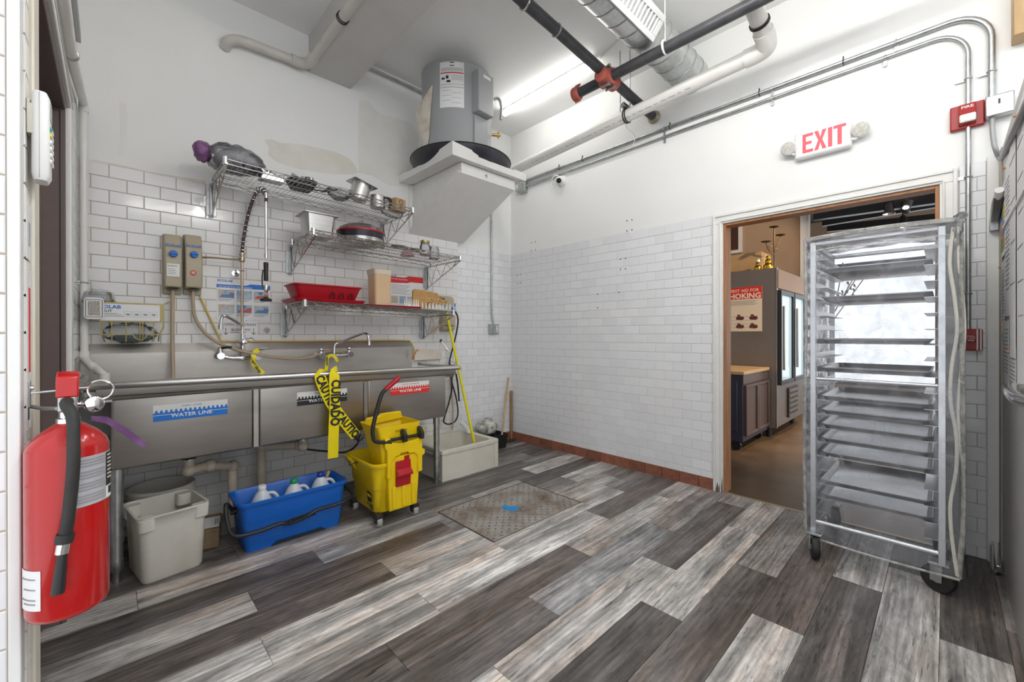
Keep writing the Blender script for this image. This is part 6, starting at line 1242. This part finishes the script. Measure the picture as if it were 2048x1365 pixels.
for x, y, a in ((-.645, RY1-.01, .3), (-.585, RY0+.012, 1.2), (RXB-.02, RY1-.01, .5), (RXB-.02, RY0+.012, .2)):
    u = V((math.cos(a), math.sin(a), 0)); s_ = V((-u.y, u.x, 0)); c = V((x, y, .064))
    cs = obj('caster', MB().obox(c+V((0,0,.075)), .035, .035, .006).obox(c+s_*.024+V((0,0,.03)), .022, .003, .042, u, s_, EZ).obox(c-s_*.024+V((0,0,.03)), .022, .003, .042, u, s_, EZ), galv, rack, bev=.002)
    obj('wheel', MB().lathe([(.03,-.018),(.058,-.018),(.064,-.010),(.064,.010),(.058,.018),(.03,.018)], c, 36, s_), blackr, cs); obj('hub', MB().cyl(c-s_*.0195, c+s_*.0195, .018), galv, cs)
names = ['topmost', 'second', 'third', 'fourth', 'fifth', 'sixth', 'seventh', 'eighth', 'ninth', 'tenth', 'lowest']
ys = (547, 605, 687, 745, 810, 835, 862, 888, 915, 973, 998)
panm = mat('sheet_pan', (.60,.61,.62), .32, 1, nz=(6,.7,(.42,.42,.43)))
pyc = (RY0+RY1)/2; phy = (RY1-RY0)/2-.030; last = None
for k, yy in enumerate(ys):
    zz = ax(1640, yy, RXF).z-.010; kk = round((zz-.249)/.0765); zz = .2495+kk*.0765
    if last is not None and zz >= last-.01: zz = last-.0765
    last = zz; pxc = (RXF+RXB)/2-.005; phx = .267; cz = zz
    pn = obj('sheet_pan', MB().loft([rr(pxc,pyc,phx-.02,phy-.02,.02,cz), rr(pxc,pyc,phx-.004,phy-.004,.025,cz+.024), rr(pxc,pyc,phx,phy,.027,cz+.0255), rr(pxc,pyc,phx-.001,phy-.001,.026,cz+.021), rr(pxc,pyc,phx-.006,phy-.006,.024,cz+.0245), rr(pxc,pyc,phx-.022,phy-.022,.018,cz+.002)]), panm, smooth=50)
    tag(pn, '%s aluminium sheet pan%s in the covered rack' % (names[k], '' if k in (0, 10) else ' from the top'), 'sheet pan', 'sheet pans in the rack')
# clear zip cover
cv = thing('rack_cover', 'clear plastic zip cover draped over the sheet-pan rack', 'cover', ((RXF+RXB)/2, (RY0+RY1)/2, .09))
clear = film('clear_vinyl', (.90,.92,1.0), .19, .10)
random.seed(17)
CXF, CXB, CY1, CY0 = RXF-.04, RXB+.03, RY1+.028, RY0-.055
def wob(a, b, k): return .008*math.sin(a*9+k)+.006*math.sin(b*7+k*2.1)+.004*math.sin((a+b)*17+k)
def grid(fn, nu, nv): return [[fn(i/nu, j/nv) for j in range(nv+1)] for i in range(nu+1)]
def surf(name, g, m, parent):
    mb = MB(); R, C = len(g), len(g[0]); mb.v = [q for r in g for q in r]
    for i in range(R-1):
        for j in range(C-1): mb.f.append((i*C+j, i*C+j+1, (i+1)*C+j+1, (i+1)*C+j))
    return obj(name, mb, m, parent, smooth=80)
zt_ = lambda u: 1.735+.012*math.sin(u*3.1)
surf('front_panel', grid(lambda u, v: V((CXF+wob(u,v,1)-.012*math.sin(v*PI), CY1+(CY0-CY1)*u, .115+(zt_(u)-.115)*v)), 14, 24), clear, cv)
surf('side_panel', grid(lambda u, v: V((CXF+(CXB-CXF)*u, CY1+wob(u,v,2)*.7+.012*(1-v)*math.sin(u*PI), .11+(zt_(0)-.11)*v)), 10, 20), clear, cv)
surf('side_panel', grid(lambda u, v: V((CXF+(CXB-CXF)*u, CY0+wob(u,v,3)*.6-.02*(1-v), .11+(zt_(1)-.11)*v)), 10, 20), clear, cv)
surf('back_panel', grid(lambda u, v: V((CXB+wob(u,v,4)*.6, CY1+(CY0-CY1)*u, .11+(zt_(u)-.11)*v)), 10, 16), clear, cv)
surf('top_panel', grid(lambda u, v: V((CXF+(CXB-CXF)*u, CY1+(CY0-CY1)*v, 1.738+.02*math.sin(u*PI)+wob(u,v,5))), 10, 10), clear, cv)
hem = film('vinyl_seam', (.80,.79,.74), .55, .2)
tape_m = mat('zip_tape', (.72,.70,.62), .6, nz=(60,.4,(.60,.56,.45)))
obj('zipper', MB().tube(bez([V((CXF-.006, CY0+.018+.012*math.sin(k*1.7), 1.70-.157*k)) for k in range(11)], 4), .007, 6), tape_m, cv); obj('zipper', MB().tube(bez([V((CXF-.002, CY0-.006+.010*math.sin(k*1.3+1), 1.70-.157*k)) for k in range(11)], 4), .006, 6), tape_m, cv)
obj('seam', MB().tube(bez([V((CXF-.004, CY1, .12)), V((CXF-.006, CY1+.006, .6)), V((CXF-.004, CY1-.002, 1.2)), V((CXF-.004, CY1, 1.735))], 6), .008, 6), hem, cv)
obj('seam', MB().tube(bez([V((CXF-.006, CY1, .118)), V((CXF-.016, CY1*.5+CY0*.5, .113)), V((CXF-.006, CY0, .115))], 8), .006, 6), hem, cv); obj('seam', MB().tube([V((CXF, CY1+(CY0-CY1)*k/8, zt_(k/8))) for k in range(9)], .010, 6), hem, cv); obj('seam', MB().tube([V((CXF-.004, CY1+(CY0-CY1)*k/8, zt_(k/8)-.075+.01*math.sin(k))) for k in range(9)], .003, 5), hem, cv)
obj('seam', MB().tube(bez([V((CXF, CY0, .12)), V((CXF-.01, CY0-.012, .5)), V((CXF, CY0-.004, 1.735))], 8), .009, 6), hem, cv)
obj('bunched_film', MB().tube(bez([V((CXF+.01, CY0+.012, 1.60)), V((CXF-.004, CY0+.004, 1.70)), V((CXF+.02, CY0-.008, 1.752)), V((CXF+.10, CY0+.01, 1.752))], 6), [.012+.008*math.sin(i*.9)**2 for i in range(19)], 10), clear, cv)
# ------------------------------------------------------------------ walk-in cooler at the right
wr = struct('wall_right', MB().box(-1.9, -.022, -5.4, YR, 0, 2.168), greyw, smooth=0)
struct('trim_6', MB().box(-.15, -.022, YR, YR+.006, 0, 2.168), mat('taupe_frame', (.42,.38,.33), .5, nz=(5,.4,(.34,.30,.26))), bev=.002)
a = ay(1996, 432, YR+.03); b = ay(2020, 372, YR+.03)
obj('latch_strike', MB().box(-.055, -.02, YR+.006, YR+.04, a.z-.012, a.z+.045), galv, wr, bev=.003)
lt = obj('door_latch', MB().prism([(0,0),(.06,-.005),(.17,.03),(.24,.075),(.20,.09),(.10,.085),(.02,.055)], lambda u, v, w_: V((-.05-u, YR+w_, a.z+.035+v)), .006, .038), mat('dark_zinc', (.22,.22,.225), .4, .7), wr, bev=.006, label='grey metal door latch'); obj('release_knob', MB().cyl((-.27,YR+.022,a.z+.115), (-.33,YR+.022,a.z+.135), .016), whitepl, lt)
hg = obj('door_hinge', MB().prism([(.03,.02),(.10,.0),(.20,.02),(.22,.06),(.10,.10),(.03,.12)], lambda u, v, w_: V((-u, YR+w_, v)), .006, .03), chrome, wr, bev=.004, label='chrome strap hinge'); obj('hinge_pin', MB().cyl((-.2,YR+.035,.02), (-.06,YR+.03,.10), .012), chrome, hg)
q = ay(2035, 785, YR+.03); obj('pull_handle', MB().tube(bez([V((q.x+.12,YR+.012,q.z)), V((q.x+.08,YR+.04,q.z+.005)), V((q.x-.1,YR+.04,q.z-.01)), V((q.x-.2,YR+.014,q.z-.015))], 6), [.02]*19, 12), chrome, wr, label='chrome pull handle')
zs = ay(2046, 362, YR+.02).z
o = obj('paper_rail', MB().box(-1.1, -.30, YR, YR+.012, zs-.012, zs), whitepl, smooth=0); tag(o, 'thin white rail holding papers on the cooler panel', 'rail')
gridcols = [mat('sq_orange', (.55,.22,.06), .6), mat('sq_blue', (.05,.22,.5), .6), mat('sq_yellow', (.65,.42,.02), .6), mat('sq_green', (.08,.30,.06), .6)]
def sheet_paper(x0, x1, z0, z1, off, label, lines, squares=False, m=paper):
    g = [[V((x0+(x1-x0)*u, YR+off+.0006*math.sin(u*5+v*3)*(1-v)+.001, z0+(z1-z0)*v)) for u in (0,.2,.4,.6,.8,1)] for v in (0,.25,.5,.75,1)]
    t = obj('paper_sheet', MB().sheet(g, .0006, EY), m, smooth=0); tag(t, label, 'paper', 'papers on the cooler panel')
    for k in range(lines): z = z1-(z1-z0)*(.14+.72*k/lines); obj('text_line', MB().box(x0+.02, x1-.02-.02*(k % 3), YR+off+.0015, YR+off+.0026, z, z+.004), inkg, t, smooth=0)
    if squares:
        for i in range(2):
            for j in range(3): obj('colour_square', MB().box(x0+.03+i*.09, x0+.11+i*.09, YR+off+.0015, YR+off+.0030, z0+.03+j*.075, z0+.095+j*.075), gridcols[(i*2+j+i) % 4], t, smooth=0)
    o = obj('push_pin', MB().cyl((x1-.03,YR+off+.002,z1-.02), (x1-.03,YR+off+.012,z1-.02), .005), mat('orange_pin', (.65,.20,.03), .4), t)
z440 = ay(2005, 452, YR+.01).z
sheet_paper(-.34, -.12, 1.60, 1.96, .003, 'paper chart with coloured squares nearest the cooler frame', 6, True)
sheet_paper(-.30, -.10, 1.22, 1.58, .002, 'text page pinned below the coloured chart', 16)
sheet_paper(-.56, -.34, 1.30, 2.02, .004, 'long white list hanging beside the coloured chart', 24)
sheet_paper(-.50, -.24, .98, 1.28, .003, 'crinkled typed page lowest on the cooler panel', 12)
sheet_paper(-.80, -.57, 1.12, 2.08, .006, 'large loose white sheet in front of the other papers', 4)
sheet_paper(-.78, -.52, .93, 1.16, .003, 'printed form under the large loose sheet', 10)
sheet_paper(-1.02, -.80, 1.0, 2.10, .003, 'white sheet at the near end of the paper rail', 6)
# ------------------------------------------------------------------ left side: downpipe, remote, extinguisher
Xp = XL+.030
pz = ay(168, 207, -.20)
t = thing('down_pipe', 'white PVC pipe along the left wall dropping to the sink', 'pipe', (Xp, -.19, 1.0))
vx = ay(168, 500, -.19).x
eb = V((vx, -.19, ay(168, 207, -.19).z)); vb = V((vx, -.19, ay(168, 712, -.19).z))
obj('vertical_run', MB().cyl(eb, vb, .0175, n=18), pvc, t); obj('coupling', MB().cyl(eb-V((0,0,.05)), eb, .0215, n=18), pvc, t)
m1 = ax(141, 108, XL+.027); m0 = ax(124, 0, XL+.027); m0b = m1+(m0-m1)*2.2; m0b.z = m1.z+(m0.z-m1.z)*.6
obj('sloping_run', MB().tube([m0b, m1, eb], .0185, 18), pvc, t); obj('clamp', MB().ring(m1, .02, .005, (eb-m1).normalized()), galv, t); obj('elbow', MB().ball(eb, .0215, nu=16), pvc, t)
st_ = ay(168, 566, -.19); obj('strap', MB().ring(st_, .0195, .004, EZ).box(XL+.001, st_.x-.015, -.2, -.185, st_.z-.008, st_.z+.008), galv, t)
e1 = ay(172, 722, -.22); e2_ = ay(205, 745, -.36); e3_ = ay(210, 764, -.38)
obj('offset_elbow', MB().tube(bez([vb, ay(170,718,-.20), ay(180,730,-.25), ay(200,744,-.34), ay(208,752,-.37), e3_], 5), .0185, 16), pvc, t)
for f, g_ in ((vb, V((0,0,1))), (ay(190,737,-.295), V((.5,-.5,-.6))), (ay(209,756,-.375), EZ)): obj('fitting', MB().cyl(f-g_.normalized()*.025, f+g_.normalized()*.025, .0225, n=18), pvc, t)
u0, u1 = ax(150, 30, XL+.012), ax(158, 86, XL+.012)
o = obj('cable_cover', MB().box(XL, XL+.02, u1.y-.9, u1.y, u1.z+.0, u1.z+.05), mat('grey_trunking', (.48,.48,.47), .5), bev=.003); tag(o, 'grey cable cover strip high on the left wall above the pipe', 'cable cover')
# remote control in its holder
ry = -2.195; z0, z1 = ax(60, 362, XL+.02).z, ax(60, 186, XL+.02).z
zr0 = ay(65, 362, ry).z; zr1 = ay(65, 186, ry).z
o = obj('remote_holder', MB().box(XL+.0075, XL+.012, ry-.022, ry+.022, zr0+.095, zr1-.02).box(XL+.0075, XL+.022, ry-.024, ry-.022, zr0+.095, zr1-.03), cream, bev=.002); tag(o, 'cream plastic remote holder on the pier by the left door', 'holder')
rm = thing('remote_control', 'white air conditioner remote hanging on the pier by the left door', 'remote control', (XL+.025, ry, zr0))
obj('case', MB().loft([rr(XL+.026,ry,.010,.024,.008,zr0), rr(XL+.027,ry,.0135,.028,.010,zr0+.012), rr(XL+.027,ry,.0135,.028,.010,zr1-.012), rr(XL+.026,ry,.010,.024,.008,zr1)]), whitepl, rm, smooth=50)
obj('seam', MB().box(XL+.0255, XL+.0262, ry-.0285, ry+.0285, zr0+.004, zr1-.004), inkg, rm, smooth=0)
obj('display', MB().box(XL+.0403, XL+.0413, ry-.018, ry+.018, zr1-.055, zr1-.02), mat('lcd', (.30,.33,.28), .2), rm, smooth=0)
for k in range(6):
    for j in (-1, 0, 1): obj('button', MB().cyl((XL+.040, ry+j*.015, zr1-.075-.014*k), (XL+.0435, ry+j*.015, zr1-.075-.014*k), .005, n=10), mat('btn_green', (.05,.35,.25), .4) if (k, j) == (0, -1) else mat('btn_yellow', (.7,.6,.05), .4) if (k, j) == (1, -1) else whitepl, rm)
# small notices on the pier side
for k, (z0, z1, lab) in enumerate(((1.02, 1.36, 'white and red notice on the pier side above the extinguisher'), (1.38, 1.50, 'small framed notice higher on the pier side'))):
    o = obj('wall_notice', MB().box(XL+.0072, XL+.0085, -2.228, -2.168, z0, z1), paper, smooth=0); tag(o, lab, 'notice'); o.name = 'notice'
    obj('print_block', MB().box(XL+.0085, XL+.009, -2.205, -2.18, z0+.12 if k == 0 else z0+.03, z1-.04), inkr if k == 0 else mat('pale_blue_ink', (.35,.42,.48), .6), o, smooth=0)
    if k == 0: obj('print_block', MB().box(XL+.0085, XL+.009, -2.215, -2.20, z0+.02, z0+.10), ink, o, smooth=0)
# fire extinguisher
EC = V((-3.470, -2.288, .652)); ER = .0615
fe = thing('fire_extinguisher', 'red fire extinguisher with black hose hanging beside the left door', 'fire extinguisher', EC)
obj('cylinder', MB().lathe([(ER-.012,.0),(ER-.004,.004),(ER,.014),(ER,.335),(ER-.004,.348),(ER-.018,.366),(ER-.036,.380),(.018,.386)], EC, 56), redp, fe, smooth=50)
obj('valve_neck', MB().lathe([(.018,.384),(.018,.395),(.014,.397),(.014,.425)], EC, 24), chrome, fe)
tp = EC+V((0,0,.41))
obj('valve_body', MB().box(tp.x-.014, tp.x+.014, tp.y-.026, tp.y+.02, tp.z, tp.z+.04), galv, fe, bev=.004)
obj('lever_handle', MB().prism([(-.028,.03),(-.022,.072),(.0,.082),(.03,.08),(.085,.068),(.085,.06),(.03,.066),(.0,.064),(-.012,.03)], lambda u, v, w_: V((tp.x+w_, tp.y+u, tp.z+v)), -.0165, .0165), redp, fe, bev=.003)
obj('carry_handle', MB().prism([(.01,.03),(.09,.012),(.09,.02),(.03,.04)], lambda u, v, w_: V((tp.x+w_, tp.y+u, tp.z+v)), -.012, .012), galv, fe, bev=.002)
obj('gauge', MB().lathe([(.016,0),(.016,.022),(.013,.024)], tp+V((.034,-.006,.012)), 24, V((.25,-1,0))), chrome, fe); obj('gauge_stem', MB().cyl(tp+V((.01,0,.012)), tp+V((.034,0,.012)), .007), chrome, fe)
obj('safety_pin', MB().cyl(tp+V((-.05,-.012,.042)), tp+V((.03,-.012,.047)), .0022, n=8), chrome, fe); obj('pin_ring', MB().ring(tp+V((.048,-.012,.040)), .020, .0025, V((.1,1,.1)), n=24), chrome, fe)
F_ = lambda px, py, dy: ay(px, py, EC.y+dy)
obj('purple_tag', MB().sheet([[F_(182,836,-.035)+EZ*.004, F_(182,842,-.035)-EZ*.0], [F_(215,838,-.06)+EZ*.004, F_(212,848,-.06)], [F_(255,858,-.06), F_(245,868,-.06)], [F_(296,888,-.06), F_(283,896,-.06)]], .0012, V((.2,-.9,.3))), mat('purple_tag', (.09,.025,.10), .5, nz=(40,.5,(.2,.1,.22))), fe)
hs = bez([tp+V((-.0,-.030,.022)), tp+V((.0,-.052,.018)), F_(145,835,-.068), F_(147,880,-.078), F_(147,930,-.078), F_(143,980,-.075), F_(136,1040,-.072), F_(130,1075,-.070)], 6)
obj('hose', MB().tube(hs, .0098, 14), blackr, fe); obj('nozzle', MB().tube([F_(125,1105,-.070), F_(121,1140,-.072), F_(115,1188,-.074)], [.0075,.0085,.010], 14), black, fe); obj('nozzle_collar', MB().cyl(F_(128,1085,-.070), F_(124,1107,-.070), .0105), chrome, fe); obj('hose_clamp', MB().cyl(F_(131,1068,-.070), F_(128,1086,-.070), .0135, n=10), blackr, fe)
lab = patch(EC, ER, -84, -8, .872, .972, mat('label_grey', (.42,.42,.44), .35, nz=(60,.2,None)), 'instruction_label', fe)
patch(EC, ER+.0012, -27, -9, .900, .970, ink, 'black_panel', lab); patch(EC, ER+.0012, -27, -9, .874, .899, paper, 'white_panel', lab); patch(EC, ER+.0022, -22, -13, .882, .897, ink, 'pictogram', lab)
for k in range(15):
    z = .964-.006*k
    if k % 4 != 3: patch(EC, ER+.0011, -83, -31, z, z+.0028, inkg, 'print_line', lab, n=6)
for k in range(7): patch(EC, ER+.0022, -25, -12, .963-.008*k, .966-.008*k, mat('pale_print', (.6,.58,.5), .5), 'print_line', lab, n=4)
wl = patch(EC, ER, -172, -124, .685, .762, paper, 'inspection_label', fe)
for k, z in enumerate((.745, .725, .705, .697)): patch(EC, ER+.0012, -165+8*(k % 2), -132, z, z+.002, inkg, 'print_line', wl, n=5)
bkt = thing('extinguisher_bracket', 'bent steel wall bracket holding the fire extinguisher', 'bracket', (XL, -2.21, tp.z-.01))
obj('wall_strap', MB().box(XL+.0075, XL+.011, -2.215, -2.195, tp.z+.004, tp.z+.06), galv, bkt, bev=.001); obj('screw', MB().cyl((XL+.011,-2.205,tp.z+.045), (XL+.016,-2.205,tp.z+.045), .005), chrome, bkt)
obj('hook_arm', MB().tube([V((XL+.011,-2.207,tp.z+.006)), V((XL+.03,-2.23,tp.z+.002)), V((tp.x-.016,-2.285,tp.z+.006))], .004, 8), galv, bkt)
